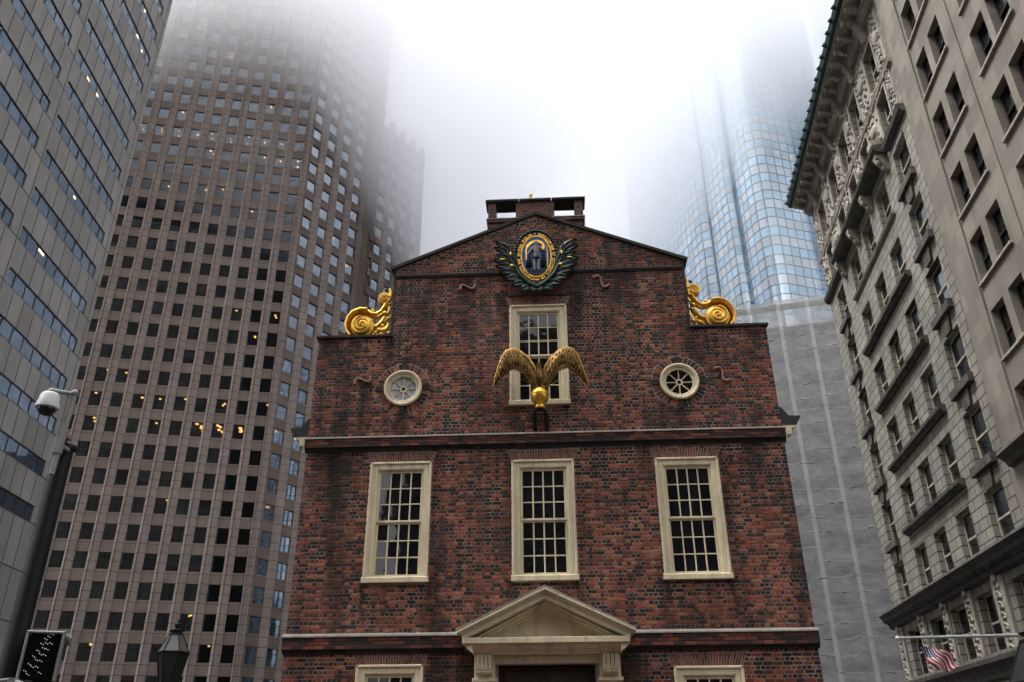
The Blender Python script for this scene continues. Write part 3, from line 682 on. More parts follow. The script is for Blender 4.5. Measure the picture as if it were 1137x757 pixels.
    # acanthus leaves left and right
    for s in (-1, 1):
        lf = MB(); tip = MB()
        def leaf(x0, z0, x1, z1, bend, w_, y0=-.05):
            a, b = Vector((x0, z0)), Vector((x1, z1)); d = b-a; nn = Vector((-d.y, d.x)); K = 9; vs = []
            for i in range(K+1):
                t = i/K; c = a+d*t+nn*bend*math.sin(t*math.pi*.9)*1.0; dd = (d+nn*bend*math.pi*.9*math.cos(t*math.pi*.9)).normalized(); n2 = Vector((-dd.y, dd.x))
                ww = w_*(math.sin(math.pi*min(1, .18+t*.82))**.7)*(1+.22*(i % 2)) + .004
                yy = y0-.09*math.sin(t*math.pi*.75)-.05*t
                for o_, dy in ((-1, .03), (-.5, -.005), (0, .02), (.5, -.005), (1, .03)): vs.append((s*(c.x+n2.x*ww*o_), yy+dy, c.y+n2.y*ww*o_))
            vs2 = [(x, y_+.02, z) for x, y_, z in vs]; L = len(vs)
            fs = [(i*5+k, i*5+k+1, (i+1)*5+k+1, (i+1)*5+k) for i in range(K) for k in range(4)]
            fs += [tuple(L+q for q in reversed(f_)) for f_ in fs]
            fs += [(i*5, (i+1)*5, L+(i+1)*5, L+i*5) for i in range(K)]+[(i*5+4, L+i*5+4, L+(i+1)*5+4, (i+1)*5+4) for i in range(K)]
            lf.add(vs+vs2, fs)
        for q in ((.60, .02, 1.07, .40, .10, .10), (.60, -.05, 1.10, .22, .12, .10), (.60, -.2, 1.02, .02, .10, .10), (.56, -.3, 1.10, -.16, .12, .12), (.5, -.42, 1.04, -.34, .10, .12), (.42, -.56, .95, -.52, .10, .12),
                  (.33, -.68, .80, -.74, .08, .12), (.2, -.8, .64, -.92, .06, .11), (.08, -.88, .42, -1.08, .05, .10), (.0, -.9, .14, -1.1, .02, .08), (.52, -.3, .70, .30, -.06, .08)): leaf(*q)
        lf.tube([(0, -.1, -.93), (s*.2, -.12, -.83), (s*.45, -.12, -.55), (s*.62, -.1, -.15), (s*.68, -.08, .15)], [.05, .045, .04, .035, .02], 8)
        lf.build('leaf_spray', GREEN, E, smooth=True)
        for (x, z, rx_, rz_) in ((.65, 0.02, .03, .065), (.86, -.14, .075, .025), (.62, -.33, .05, .04)):
            tip.ball((s*x, -.17, z), (rx_, .03, rz_), 10, 6)
        tip.build('gilt_bud', GOLD, E, smooth=True)
seal()

# ------------------------------------------------------------------ gilded scrolls on the shoulders
def scroll(s, label, cx, cz):
    E = thing('gilded_scroll', label, 'ornament', (cx, .25, cz), 0, 'gilded scroll ornaments on the parapet shoulders')
    # local frame: origin at centre of the big volute, +x towards the gable when s=1
    P = lambda x, z: (s*x, z)
    v = MB()
    def spiral(x0, z0, r0, turns, start, depth, th, inv=1, n=70, cone=.1):
        pts = []; rad = []
        for i in range(n+1):
            t = i/n; r = r0*(1-t)**.85+.012; a = start+inv*turns*2*math.pi*t
            pts.append((s*(x0+r*math.cos(a)), -depth*.5-cone*t, z0+r*math.sin(a))); rad.append(th*(1-.62*t))
        v.tube(pts, rad, 8)
    v.prism([P(.30*math.cos(q), .30*math.sin(q)) for q in (2*math.pi*i/40 for i in range(40))], -.12, .16)
    v.ball((0, -.12, 0), (.27, .09, .27), 24, 12)
    spiral(0, 0, .245, 2.4, R(100), .3, .048, 1, cone=.08)
    # big outer shell, open under the top like a curled leaf
    shell = [(.10, .44), (-.08, .455), (-.25, .38), (-.37, .22), (-.41, .02), (-.38, -.16), (-.28, -.29)]
    inn = [(.16, .33), (-.04, .335), (-.18, .26), (-.27, .12), (-.29, .0), (-.25, -.14), (-.16, -.25)]
    n = len(shell); vs = []
    for (ax, az), (bx, bz) in zip(shell, inn):
        for x, z, y in ((ax, az, -.20), (ax*.98, az*.98, .2), (bx, bz, .2), (bx, bz, -.02)): vs.append((s*x, y, z))
    v.add(vs, [(i*4+k, i*4+(k+1) % 4, (i+1)*4+(k+1) % 4, (i+1)*4+k) for i in range(n-1) for k in range(4)]+[(0, 1, 2, 3), tuple((n-1)*4+k for k in (3, 2, 1, 0))])
    v.tube([(s*x, -.20, z) for x, z in shell], .035, 8); v.tube([(s*x, .2, z) for x, z in shell], .03, 8)
    for i in range(16):
        t = i/15*(n-1); k = min(int(t), n-2); fr = t-k; x = shell[k][0]*(1-fr)+shell[k+1][0]*fr; z = shell[k][1]*(1-fr)+shell[k+1][1]*fr
        v.tube([(s*x*1.01, -.19, z*1.01), (s*x*1.03, 0, z*1.03), (s*x*1.01, .19, z*1.01)], .02, 5)
    v.build('volute', GOLD, E, smooth=True)
    v2 = MB(); keep, v = v, v2
    # S-sweep up the gable wall
    sweep = [(.10, .44), (.20, .36), (.33, .34), (.45, .42), (.53, .56), (.58, .72)]
    v.tube([(s*x, -.08, z) for x, z in sweep], [.055, .06, .055, .05, .05, .045], 8); v.tube([(s*x, .08, z) for x, z in sweep], [.05]*6, 8)
    low = [(.30, -.02), (.40, .02), (.48, .12), (.55, .24), (.60, .38)]
    v.tube([(s*x, -.06, z) for x, z in low], [.05, .055, .055, .05, .045], 8); v.tube([(s*x, .08, z) for x, z in low], .045, 8)
    for x, z, r in ((.22, .45, .04), (.27, .41, .03), (.56, .34, .06), (.60, .22, .05), (.52, .0, .05), (.62, .08, .05), (.45, -.14, .06), (.6, -.12, .06), (.35, -.2, .05), (.68, -.22, .05), (.5, -.26, .05), (.3, -.27, .045), (.66, .5, .05), (.64, .64, .05), (.4, -.28, .04), (.6, -.28, .04)):
        v.ball((s*x, -.08+random.uniform(-.04, .04), z), (r*1.15, r, r), 10, 7)
    for a, b in (((.42, -.25), (.62, .02)), ((.35, -.1), (.5, -.25)), ((.52, .1), (.72, .3)), ((.6, .3), (.7, .62)), ((.45, -.05), (.7, -.2)), ((.55, -.27), (.68, .15))):
        v.tube([(s*a[0], -.05, a[1]), (s*(a[0]+b[0])/2+.03, -.1, (a[1]+b[1])/2), (s*b[0], -.04, b[1])], [.03, .036, .02], 6)
    v.bbox(min(s*.2, s*.76), max(s*.2, s*.76), -.1, .15, -.32, -.27, .01)
    v.build('leafwork', GOLD, E, smooth=True)
    v = MB()
    v.prism([P(.50+.155*math.cos(q), .80+.145*math.sin(q)) for q in (2*math.pi*i/28 for i in range(28))], -.09, .12)
    pts = []; rad = []
    for i in range(41):
        t = i/40; r = .13*(1-t)**.85+.008; a = R(20)+1.9*2*math.pi*t; pts.append((s*(.50+r*math.cos(a)), -.1-.05*t, .80+r*math.sin(a))); rad.append(.03*(1-.55*t))
    v.tube(pts, rad, 7)
    v.tube([(s*.60, -.03, .72), (s*.66, -.03, .88), (s*.66, -.03, 1.02), (s*.61, -.05, 1.1)], [.06, .06, .05, .03], 8)
    v.build('small_volute', GOLD, E, smooth=True)
    t = MB(); t.tube([(s*.70, .02, .98), (s*.62, -.02, 1.11), (s*.53, -.02, 1.06), (s*.54, 0, 1.0)], [.04, .035, .03, .02], 8); t.build('dark_crest', COPING, E, smooth=True)
scroll(1, 'gilded scroll ornament on the parapet beside the pink granite tower', -4.49, 11.40)
scroll(-1, 'gilded scroll ornament on the parapet in front of the blue glass tower', 4.42, 11.37)
m = MB(); m.ball((0, 0, .05), .06, 12, 8); m.tube([(0, 0, -5.0), (0, 0, .02)], .02, 6); m.tube([(.06, 0, .08), (.12, 0, .26)], [.008, .004], 6)
tag(m.build('roof_finial', GOLD, None, smooth=True, loc=(-.22, 3, 17.35)), 'tiny gold ball finial showing just above the brick chimney', 'finial')

# ------------------------------------------------------------------ grey granite tower
def granite():
    rot = R(96); o = (-42.862, 46.866, 0)
    T = thing('granite_tower', 'grey granite office tower with long blue ribbon windows at left edge', 'building', o, rot)
    GR = jointed('grey_granite', (.25, .235, .22), (.33, .31, .29), (.06, .057, .054), 1.715, 3.86, .86, 19.2, .07, 0, .22, speck=25)
    RIB = glass_dark('ribbon_glass', 1.5, (.075, .112, .16), .03, .03); RIB.node_tree.nodes['Principled BSDF'].inputs['Metallic'].default_value = .6
    FR = weathered('bronze_frame', (.02, .02, .02), (.04, .04, .04), .5, 3)
    z0, ph, wh = 19.2, 3.86, 1.36; x1 = 1.52; seg, gap = 12.6, 1.40; segs = [(-12.55-i*14.0, .05-i*14.0) for i in range(4)]; X0 = segs[-1][0]-1.4; KM = 22
    m = MB(); m.box(X0, x1, .16, 30, 0, z0+ph*KM+wh+1)
    m.box(X0, x1, 0, .3, 0, z0)
    for k in range(KM):
        a = z0+k*ph+wh; m.box(X0, x1, 0, .3, a, a+ph-wh)
        b = z0+k*ph; m.box(segs[0][1], x1, 0, .3, b, b+wh)
        for i in range(4):
            e = segs[i+1][1] if i < 3 else X0
            m.box(e, segs[i][0], 0, .3, b, b+wh)
    m.box(X0, x1, 0, .3, z0+KM*ph, z0+KM*ph+2.4)
    m.build('wall', GR, T)
    mw = Matrix.Translation(o) @ Matrix.Rotation(rot, 4, 'Z')
    proto = None; rest = MB(); lamp = emis('office_lamp', (1, .70, .34), .9)
    lit = {(0, 9): [(3, .5)], (0, 11): [(1.4, .4), (3.4, .7)]}
    for k in range(KM):
        for i, (a, b) in enumerate(segs):
            c = [in_frame(mw @ Vector((x, 0, z0+k*ph+.7))) for x in (a, a+4, a+8, b)]
            if not any(c): continue
            if proto is None:
                fm = MB(); pn = MB(); xs = [0, 1.18]+[1.18+1.715*j for j in range(1, 7)]+[12.6]
                for x in xs: fm.box(max(0, x-.035), min(12.6, x+.035), .06, .15, .05, wh-.05)
                fm.box(0, 12.6, .05, .15, 0, .05); fm.box(0, 12.6, .05, .15, wh-.05, wh)
                for q in range(len(xs)-1):
                    t0, t1 = random.uniform(-.006, .006), random.uniform(-.006, .006)
                    pn.add([(xs[q], .11+t0, 0), (xs[q+1], .11-t0, 0), (xs[q+1], .11-t0+t1, wh), (xs[q], .11+t0+t1, wh)], [(0, 1, 2, 3)])
                proto = fm.build('ribbon_window', FR, T); pn.build('glazing', RIB, proto, flat=True); proto.location = (a, 0, z0+k*ph); w_ = proto
            else: w_ = copy_part(proto, T, (a, 0, z0+k*ph))
            for q in range(len(LIT_G.get((i, k), ()))):
                x, z, sx = LIT_G[(i, k)][q]; l = MB(); l.box(x, x+sx, .085, .1, z, z+.2); l.build('ceiling_lamp', lamp, w_)
    return T
LIT_G = {}
granite_lit = [(1, 8, 3.0), (1, 8, 5.0)]
for i, k, x, z, sx in ((1, 11, 4.5, .9, .55), (1, 11, 6.3, .9, .6), (1, 11, 8.1, .9, .6), (1, 11, 9.9, .9, .6), (1, 12, 8.4, .8, .4), (0, 10, 2.6, .3, .5), (0, 10, 4.6, .3, .5), (0, 14, 6.8, .8, .4), (0, 14, 8.9, .8, .3), (0, 13, 8.8, .8, .4), (0, 13, 10.4, .3, .3), (0, 7, 5.8, .7, .4), (0, 5, 3.1, .95, .9)):
    LIT_G.setdefault((i, k), []).append((x, z, sx))
granite()

# ------------------------------------------------------------------ pink granite tower
def pink():
    base = (-41.147, 94.545, 0); c14, c59 = R(14), R(59)
    T = thing('pink_granite_tower', 'pink granite skyscraper with square windows vanishing into the fog', 'building', base)
    PINK = jointed('pink_granite', (.145, .113, .096), (.20, .16, .14), (.045, .03, .028), 30.0, 1.275, -1.2, 15.15, .035, 0, .08, speck=18)  # shaded tone of the same granite, used for the recessed spandrels
    GL = glass_seethrough('tinted_glass', 2.3, (.28, .27, .27))
    GLM = glass_seethrough('boosted_reflection_glass', 4.2, (.2, .19, .19))   # stronger reflection on the canted faces, imitating the brighter sky they catch
    IN = weathered('office_ceiling', (.04, .036, .033), (.07, .063, .058), .9, .4, False)
    lampm = emis('warm_office_lamp', (1, .56, .16), 1.3)
    z0, ph, wh = 15.15, 3.826, 2.2; KT = 39
    LW = [(-2.7+2.92*j, -2.7+2.92*j+1.62) for j in range(0, -13, -1)]
    RW = [(.48, 2.45), (4.03, 6.0), (7.58, 9.58), (11.08, 13.12)]; RW2 = [(17.65, 19.7), (20.98, 22.93), (24.1, 26.0), (27.3, 29.1)]
    XL = -39.5
    m = MB()
    def to(face, x, y, z):                         # face-local to tower-local
        a = c14 if face == 'L' else c59
        return (x*math.cos(a)-y*math.sin(a), x*math.sin(a)+y*math.cos(a), z)
    walls = {}
    for f in 'LR': walls[f] = MB()
    L = walls['L']; PIERM = jointed('lit_pink_granite', (.24, .192, .17), (.325, .268, .24), (.045, .03, .028), 30.0, 1.275, -1.2, 15.15, .035, 0, .08, speck=18)  # lit tone of the same granite: light on the piers painted in
    def prow(M, x0, x1, h):                        # pier with a pointed plan: short left flank, joint, broad right flank
        t = x0+.36*(x1-x0); d = -.42; g = .10
        for pl in ([(x0, .5), (x0, .12), (t-g, d+.06), (t-g, .5)], [(t-g, .5), (t-g, d+.22), (t+g, d+.22), (t+g, .5)], [(t+g, .5), (t+g, d), (x1, .05), (x1, .5)]):
            n = len(pl); M.add([(x, y, 0) for x, y in pl]+[(x, y, h) for x, y in pl], [tuple(range(n)), tuple(range(n, 2*n))]+[(i, (i+1) % n, (i+1) % n+n, i+n) for i in range(n)], 1)
    for k in range(-4, KT):                        # spandrels carry the floor slabs behind the glass
        zt = z0+k*ph; L.box(XL, -.9, .14, .45, zt, zt+ph-wh)
    for a, b in LW:
        nx = a-1.3
        prow(L, nx, a, z0+KT*ph)
    prow(L, -1.08, -.3, z0+KT*ph); L.box(-.3, 0, -.02, .5, 0, z0+KT*ph, 1)
    Rr = walls['R']
    for k in range(-4, KT):
        zt = z0+k*ph; Rr.box(.4, 14.3, .10, .45, zt, zt+ph-wh); Rr.box(16.6, 18.1, .1, .45, zt, zt+ph-wh)
        if k < 27: Rr.box(17.6, 30.0, .10, .45, zt, zt+ph-wh)
    HT = z0+KT*ph; HW = z0+27*ph-.4
    def prow2(M, x0, x1, h):                       # on the canted face the broad flank is the left one
        t = x0+.68*(x1-x0); d = -.5; g = .06
        for pl in ([(x0, .5), (x0, .1), (t-g, d), (t-g, .5)], [(t-g, .5), (t-g, d+.25), (t+g, d+.25), (t+g, .5)], [(t+g, .5), (t+g, d+.1), (x1, .1), (x1, .5)]):
            n = len(pl); M.add([(x, y, 0) for x, y in pl]+[(x, y, h) for x, y in pl], [tuple(range(n)), tuple(range(n, 2*n))]+[(i, (i+1) % n, (i+1) % n+n, i+n) for i in range(n)], 1)
    def pier(x0, x1, h):
        prow2(Rr, x0, x1, h)
    for i in range(3): pier(RW[i][1], RW[i+1][0], HT)
    Rr.box(.02, .48, 0, .5, 0, HT); Rr.box(13.12, 14.35, 0, .5, 0, HT)
    for i in range(3): pier(RW2[i][1], RW2[i+1][0], HW+.45)
    Rr.box(29.1, 30.6, 0, .5, 0, HW+.3); Rr.box(14.35, 17.65, .5, .9, 0, HW); Rr.box(14.35, 18.1, .5, .9, HW, HT); Rr.box(17.4, 17.65, 0, .5, 0, HW+1)
    for j in range(6): Rr.box(14.5+.5*j, 14.9+.5*j, .4, .52, 0, HT)
    for a, b in ((30.6, 42),): Rr.box(30.3, 30.6, .5, 20, 0, HW)
    for f in 'LR': walls[f].build('wall', [PINK, PIERM], T, rotz=c14 if f == 'L' else c59)
    m = MB()
    for f, x0, x1, kk in (('L', XL, -.9, KT), ('R', .4, 14.3, KT), ('R', 17.5, 30.3, 27)):
        for k in range(-4, kk):
            zt = z0+k*ph
            vs = [to(f, x, y, z) for z in (zt+.1, zt+ph-wh-.1) for x, y in ((x0, .42), (x1, .42), (x1-(3.4 if x1 < 0 else 0), 4.2), (x0+(3.4 if x0 == .4 else 0), 4.2))]
            m.add(vs, [(0, 1, 2, 3), (7, 6, 5, 4), (0, 4, 5, 1), (1, 5, 6, 2), (2, 6, 7, 3), (3, 7, 4, 0)])
    core = [to('L', XL, 4, 0), to('L', -3.6, 4, 0), to('R', 3.6, 4, 0), to('R', 30.3, 4, 0), to('R', 30.3, 22, 0), to('L', -6, 40, 0), to('L', XL, 40, 0)]
    for lo, hi, pl in ((0, HT, [core[0], core[1], core[2], to('R', 18.1, 4, 0), to('R', 18.1, 22, 0), core[5], core[6]]), (0, HW, [to('R', 18.1, 4.01, 0), core[3], core[4], to('R', 18.1, 21.9, 0)])):
        n = len(pl); m.add([(x, y, lo) for x, y, _ in pl]+[(x, y, hi) for x, y, _ in pl], [tuple(range(n)), tuple(range(n, 2*n))]+[(i, (i+1) % n, (i+1) % n+n, i+n) for i in range(n)])
    m.build('floors', IN, T)
    # windows: the hundred that show largest are parts of their own
    mwT = Matrix.Translation(base)
    cand = []
    for f, ws, kk in (('L', LW, KT), ('R', RW, KT), ('R', RW2, 27)):
        for a, b in ws:
            for k in range(-4, kk):
                zt = z0+k*ph; p = in_frame(mwT @ Vector(to(f, (a+b)/2, 0, zt-1.1)))
                if p and not (350 < p[0] < 900 and p[1] > 385) and p[0] > 195-.27*p[1]-12: cand.append((p[2]+(25 if zt > 100 else 0), f, a, b, k))
    cand.sort(); rest = {'L': MB(), 'R': MB()}; proto = {}
    lit = {('L', j, k) for j, k in ()}
    placed = {}
    for n, (d, f, a, b, k) in enumerate(cand):
        zt = z0+k*ph; rz = c14 if f == 'L' else c59
        if n < 100:
            key = (f, round(b-a, 2))
            if key not in proto:
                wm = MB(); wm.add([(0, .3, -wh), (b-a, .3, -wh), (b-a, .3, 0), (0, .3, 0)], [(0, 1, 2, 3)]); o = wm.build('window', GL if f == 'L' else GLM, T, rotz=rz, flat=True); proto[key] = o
            else: o = copy_part(proto[key], T)
            o.location = to(f, a, 0, zt); o.rotation_euler.z = rz; placed[(f, round(a, 2), k)] = o
        else:
            q = rest[f]; q.add([to(f, x, .3, z) for x, z in ((a, zt-wh), (b, zt-wh), (b, zt), (a, zt))], [(0, 1, 2, 3)])
    bl = MB(); rb = random.Random(21)              # roller blinds let down in some of the offices
    for d, f, a, b, k in cand:
        if rb.random() < .3 and k not in (0, 1, 4, 5, 8, 9, 10, 12, 13, 18, 19, 21, 22, 24, 27, 28):
            zt = z0+k*ph; h = rb.choice((.5, .8, 1.1, 1.5, 2.1)); bl.add([to(f, x, .46, z) for x, z in ((a, zt-h), (b, zt-h), (b, zt), (a, zt))], [(0, 1, 2, 3)])
    o = bl.build('blind', weathered('office_blind', (.30, .29, .27), (.42, .40, .38), .9, .4, False), T, flat=True); o['kind'] = 'stuff'
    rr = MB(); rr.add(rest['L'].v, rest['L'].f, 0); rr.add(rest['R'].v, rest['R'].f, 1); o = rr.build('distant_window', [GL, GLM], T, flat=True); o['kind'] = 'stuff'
    lm = MB(); big = {(0, 22), (-1, 22), (-3, 8), (-2, 8), (-1, 8)}
    LL = [(-8, 28, .5), (-7, 28, .7), (-7, 27, .8), (-5, 27, .6), (-7, 24, .7), (-7, 23, .6), (-2, 24, .6)] + [(j, 22, .3) for j in range(-9, 0)] + [(-5, 21, .6), (-2, 21, .6), (-1, 21, .6), (0, 21, .5), (-7, 19, .6), (-5, 19, .7), (-4, 19, .7), (-2, 18, .2), (0, 13, .5), (-1, 12, .5), (-2, 13, .4), (-4, 9, .6), (-2, 9, .4), (0, 9, .8), (-3, 8, .4), (-2, 8, .3), (-1, 8, .5), (-8, 10, .8), (-7, 10, .4), (-8, 9, .4), (-6, 9, .3), (-5, 9, .2), (-8, 8, .4), (-5, 8, .2), (-4, 5, .6), (-3, 4, .8), (0, 4, .9), (-2, 1, .6), (-1, 0, .4), (-6, 0, .5)]
    rnd = random.Random(11)
    for j, k, fr in LL:
        a = LW[-j][0]; zt = z0+k*ph; nl = 4 if (j, k) in big else (2 if k == 22 or rnd.random() < .5 else 1)
        for q in range(nl):
            x = a+.15+1.3*min(.95, max(0, fr+rnd.uniform(-.25, .25))); y = .6+rnd.uniform(0, 1.2)+.7*q; s = .28 if nl < 4 else .42
            if k == 22: s = .16
            z = zt+.09-.0; lm.add([to('L', x+dx, y+dy, z) for dx, dy in ((0, 0), (s, 0), (s, s), (0, s))]+[to('L', x+dx, y+dy, z-.16) for dx, dy in ((0, 0), (s, 0), (s, s), (0, s))], [(0, 1, 2, 3), (7, 6, 5, 4), (0, 4, 5, 1), (1, 5, 6, 2), (2, 6, 7, 3), (3, 7, 4, 0)])
    for x, k in ((8.2, 18), (1.1, 8), (5.1, 8), (1.5, 5), (11.9, 17), (11.6, 17)):
        zt = z0+k*ph; s = .35; lm.add([to('R', x+dx, .7+dy, zt-.05) for dx, dy in ((0, 0), (s, 0), (s, s), (0, s))]+[to('R', x+dx, .7+dy, zt-.25) for dx, dy in ((0, 0), (s, 0), (s, s), (0, s))], [(0, 1, 2, 3), (7, 6, 5, 4), (0, 4, 5, 1), (1, 5, 6, 2), (2, 6, 7, 3), (3, 7, 4, 0)])
    lo = lm.build('office_lamps', lampm, T); lo['kind'] = 'stuff'
pink()

# ------------------------------------------------------------------ blue glass tower
def glass_tower():
    T = thing('glass_tower', 'pale blue mirrored glass skyscraper with rounded stepped corners in fog', 'building', (40.083, 104.569, 0), R(21))
    k = NT('curtain_wall'); uv = k.n('ShaderNodeUVMap'); sp = k.t.nodes.new('ShaderNodeSeparateXYZ'); k.l(uv.outputs[0], sp.inputs[0])
    u, v = sp.outputs[0], sp.outputs[1]
    fu = k.math('FRACT', k.math('DIVIDE', u, 1.72)); fv = k.math('FRACT', k.math('DIVIDE', v, 1.965))
    lines = k.math('MAXIMUM', k.math('LESS_THAN', fu, .075), k.math('LESS_THAN', fv, .075))
    alt = k.math('LESS_THAN', k.math('FRACT', k.math('DIVIDE', v, 3.93)), .5)
    cell = k.t.nodes.new('ShaderNodeCombineXYZ'); k.l(k.math('FLOOR', k.math('DIVIDE', u, 1.72)), cell.inputs[0]); k.l(k.math('FLOOR', k.math('DIVIDE', v, 1.965)), cell.inputs[1])
    wn = k.n('ShaderNodeTexWhiteNoise'); k.l(cell.outputs[0], wn.inputs[0])
    col = k.mix(alt, (.45, .50, .545), (.385, .49, .585)); col = k.mix(.2, col, wn.outputs['Value'], 'MULTIPLY'); col = k.mix(lines, col, (.17, .20, .23))
    k.l(col, k.b.inputs['Base Color']); k.b.inputs['Metallic'].default_value = .9; k.l(k.math('ADD', k.math('MULTIPLY', lines, .5), .13), k.b.inputs['Roughness'])
    # each pane sits a little out of true, so reflections break up
    geo = k.t.nodes.new('ShaderNodeNewGeometry'); vm = k.t.nodes.new('ShaderNodeVectorMath'); vm.operation = 'MULTIPLY_ADD'
    k.l(wn.outputs['Color'], vm.inputs[0]); vm.inputs[1].default_value = (.01, .01, .01); k.l(geo.outputs['Normal'], vm.inputs[2])
    nz = k.t.nodes.new('ShaderNodeVectorMath'); nz.operation = 'NORMALIZE'; k.l(vm.outputs[0], nz.inputs[0]); k.l(nz.outputs[0], k.b.inputs['Normal'])
    H = 152
    path = []
    def corner(cx, cy, r, a0, a1, n=7): 
        for i in range(n+1): a = R(a0+(a1-a0)*i/n); path.append((cx+r*math.cos(a), cy+r*math.sin(a)))
    # plan from the far left corner to the right, viewer at negative y
    path.append((-4.55, 45.2)); corner(-4.55+2.6, 14.4+2.6, 2.6, 180, 270); path.append((-3.04, 14.4))
    corner(-3.04+1.3, 7.34+1.9, 1.3, 180, 180); path.pop()
    path.append((-3.04, 9.0)); corner(-3.04+1.3, 7.34+1.3, 1.3, 180, 270, 6); path.append((-1.65, 7.34))
    corner(-1.65+2.9, 2.9, 2.9, 180, 270); path.append((12.2, 0)); path.append((12.2, -4.3)); corner(12.2+2.9, -7.2+2.9, 2.9, 180, 270); path.append((30, -7.2)); path.append((30, 45.2))
    me = bpy.data.meshes.new('curtain_wall'); bm = bmesh.new(); uvl = bm.loops.layers.uv.new('UVMap')
    arc = [0]
    for i in range(1, len(path)): arc.append(arc[-1]+math.dist(path[i-1], path[i]))
    lo = [bm.verts.new((x, y, 0)) for x, y in path]; hi = [bm.verts.new((x, y, H)) for x, y in path]
    for i in range(len(path)-1):
        f = bm.faces.new((lo[i], lo[i+1], hi[i+1], hi[i]))
        for l, (a, z) in zip(f.loops, ((arc[i], 0), (arc[i+1], 0), (arc[i+1], H), (arc[i], H))): l[uvl].uv = (a, z-75.1+1.965*40)
    bm.to_mesh(me); bm.free(); me.materials.append(k.m)
    o = bpy.data.objects.new('curtain_wall', me); COL.objects.link(o); o.parent = T
    m = MB(); m.prism([(-4, 0), (29.5, 0), (29.5, H-.5), (-4, H-.5)], 18, 45); m.add([(x, y, H) for x, y in path], [tuple(range(len(path)))]); m.build('roof', weathered('tower_roof', (.2, .2, .2), (.3, .3, .3), .9), T)
glass_tower()

# ------------------------------------------------------------------ building under repair behind scaffold netting
def netted():
    T = thing('netted_building', 'old block under repair wrapped in grey scaffold netting below the glass tower', 'building', (20.258, 54.155, 0), R(-13))
    m = MB(); m.box(-22, 22, 1.5, 30, 0, 39.0); m.build('wall', weathered('old_masonry', (.08, .08, .08), (.15, .148, .145), .9, .4), T)
    sc = MB()
    for i in range(-8, 9):
        x = 2.3+2.72*i; sc.tube([(x, .12, 0), (x, .12, 41.2)], .03, 6); sc.tube([(x, 1.3, 0), (x, 1.3, 41.2)], .03, 6)
    for q in range(17): sc.box(-21, 22, .14, 1.3, 1.8+2.45*q, 1.86+2.45*q)
    sc.build('scaffold', weathered('galvanised', (.16, .16, .16), (.25, .25, .25), .6), T)
    k = NT('scaffold_net'); k.b.inputs['Roughness'].default_value = .9; co = k.coord()
    n = k.noise(k.coord((1, 1, 1.3)), 1.1, 5); z = k.t.nodes.new('ShaderNodeSeparateXYZ'); k.l(co, z.inputs[0])
    seamx = k.math('LESS_THAN', k.math('ABSOLUTE', k.math('SUBTRACT', k.math('FRACT', k.math('DIVIDE', k.math('SUBTRACT', z.outputs[0], 2.3-1.36), 2.72)), .5)), .065)
    col = k.ramp(n, [(.3, (.30, .30, .305)), (.7, (.45, .45, .455))]); col = k.mix(seamx, col, (.58, .58, .585))
    fv = k.math('FRACT', k.math('DIVIDE', k.math('ADD', z.outputs[2], k.math('MULTIPLY', k.noise(k.coord((.35, 1, .8)), .9, 3), .9)), 1.24))
    hem = k.math('LESS_THAN', k.math('ABSOLUTE', k.math('SUBTRACT', fv, .5)), .05)
    col = k.mix(k.math('MULTIPLY', hem, k.ramp(k.noise(co, .7, 3), [(.4, (0, 0, 0)), (.65, (.7, .7, .7))])), col, (.62, .62, .62))
    tuck = k.math('MULTIPLY', k.math('LESS_THAN', k.math('ABSOLUTE', k.math('SUBTRACT', fv, .45)), .022), k.math('GREATER_THAN', n, .555)); col = k.mix(tuck, col, (.03, .03, .03))
    wv = k.noise(co, 45, 2); col = k.mix(.35, col, k.ramp(wv, [(.3, (.35, .35, .35)), (.7, (1, 1, 1))]), 'MULTIPLY')
    k.l(col, k.b.inputs['Base Color'])
    tr = k.n('ShaderNodeBsdfTransparent'); mx = k.n('ShaderNodeMixShader'); mx.inputs[0].default_value = .66
    k.l(tr.outputs[0], mx.inputs[1]); k.l(k.b.outputs[0], mx.inputs[2]); k.l(mx.outputs[0], k.out.inputs[0])
    k.bump(k.math('ADD', n, k.math('MULTIPLY', k.noise(k.coord((.5, 1, 3)), 2.2, 4), .8)), .28, .12)
    rnd = random.Random(5); first = True
    for i in range(-8, 8):                         # each strip of net between two poles, billowing between ties
        x0 = 2.3+2.72*i; nx, nz = 8, 132; vs = []
        off = rnd.uniform(0, 9)
        for b in range(nz+1):
            z_ = 41.45*b/nz
            for a in range(nx+1):
                t = a/nx; s = math.sin(math.pi*t)
                y = -.05*s*abs(math.sin(math.pi*z_/2.48)) - .012*math.sin(off+z_*2.1+t*5) - .006*math.sin(z_*5.3+off*3+t*3)
                zz = z_-.10*s*(1 if b == nz else .6)*math.sin(z_*1.3+off)**2
                vs.append((x0+2.72*t, y, zz))
        M = MB().add(vs, [(b*(nx+1)+a, b*(nx+1)+a+1, (b+1)*(nx+1)+a+1, (b+1)*(nx+1)+a) for b in range(nz) for a in range(nx)])
        M.build('net_strip', k.m, T, smooth=True)
netted()

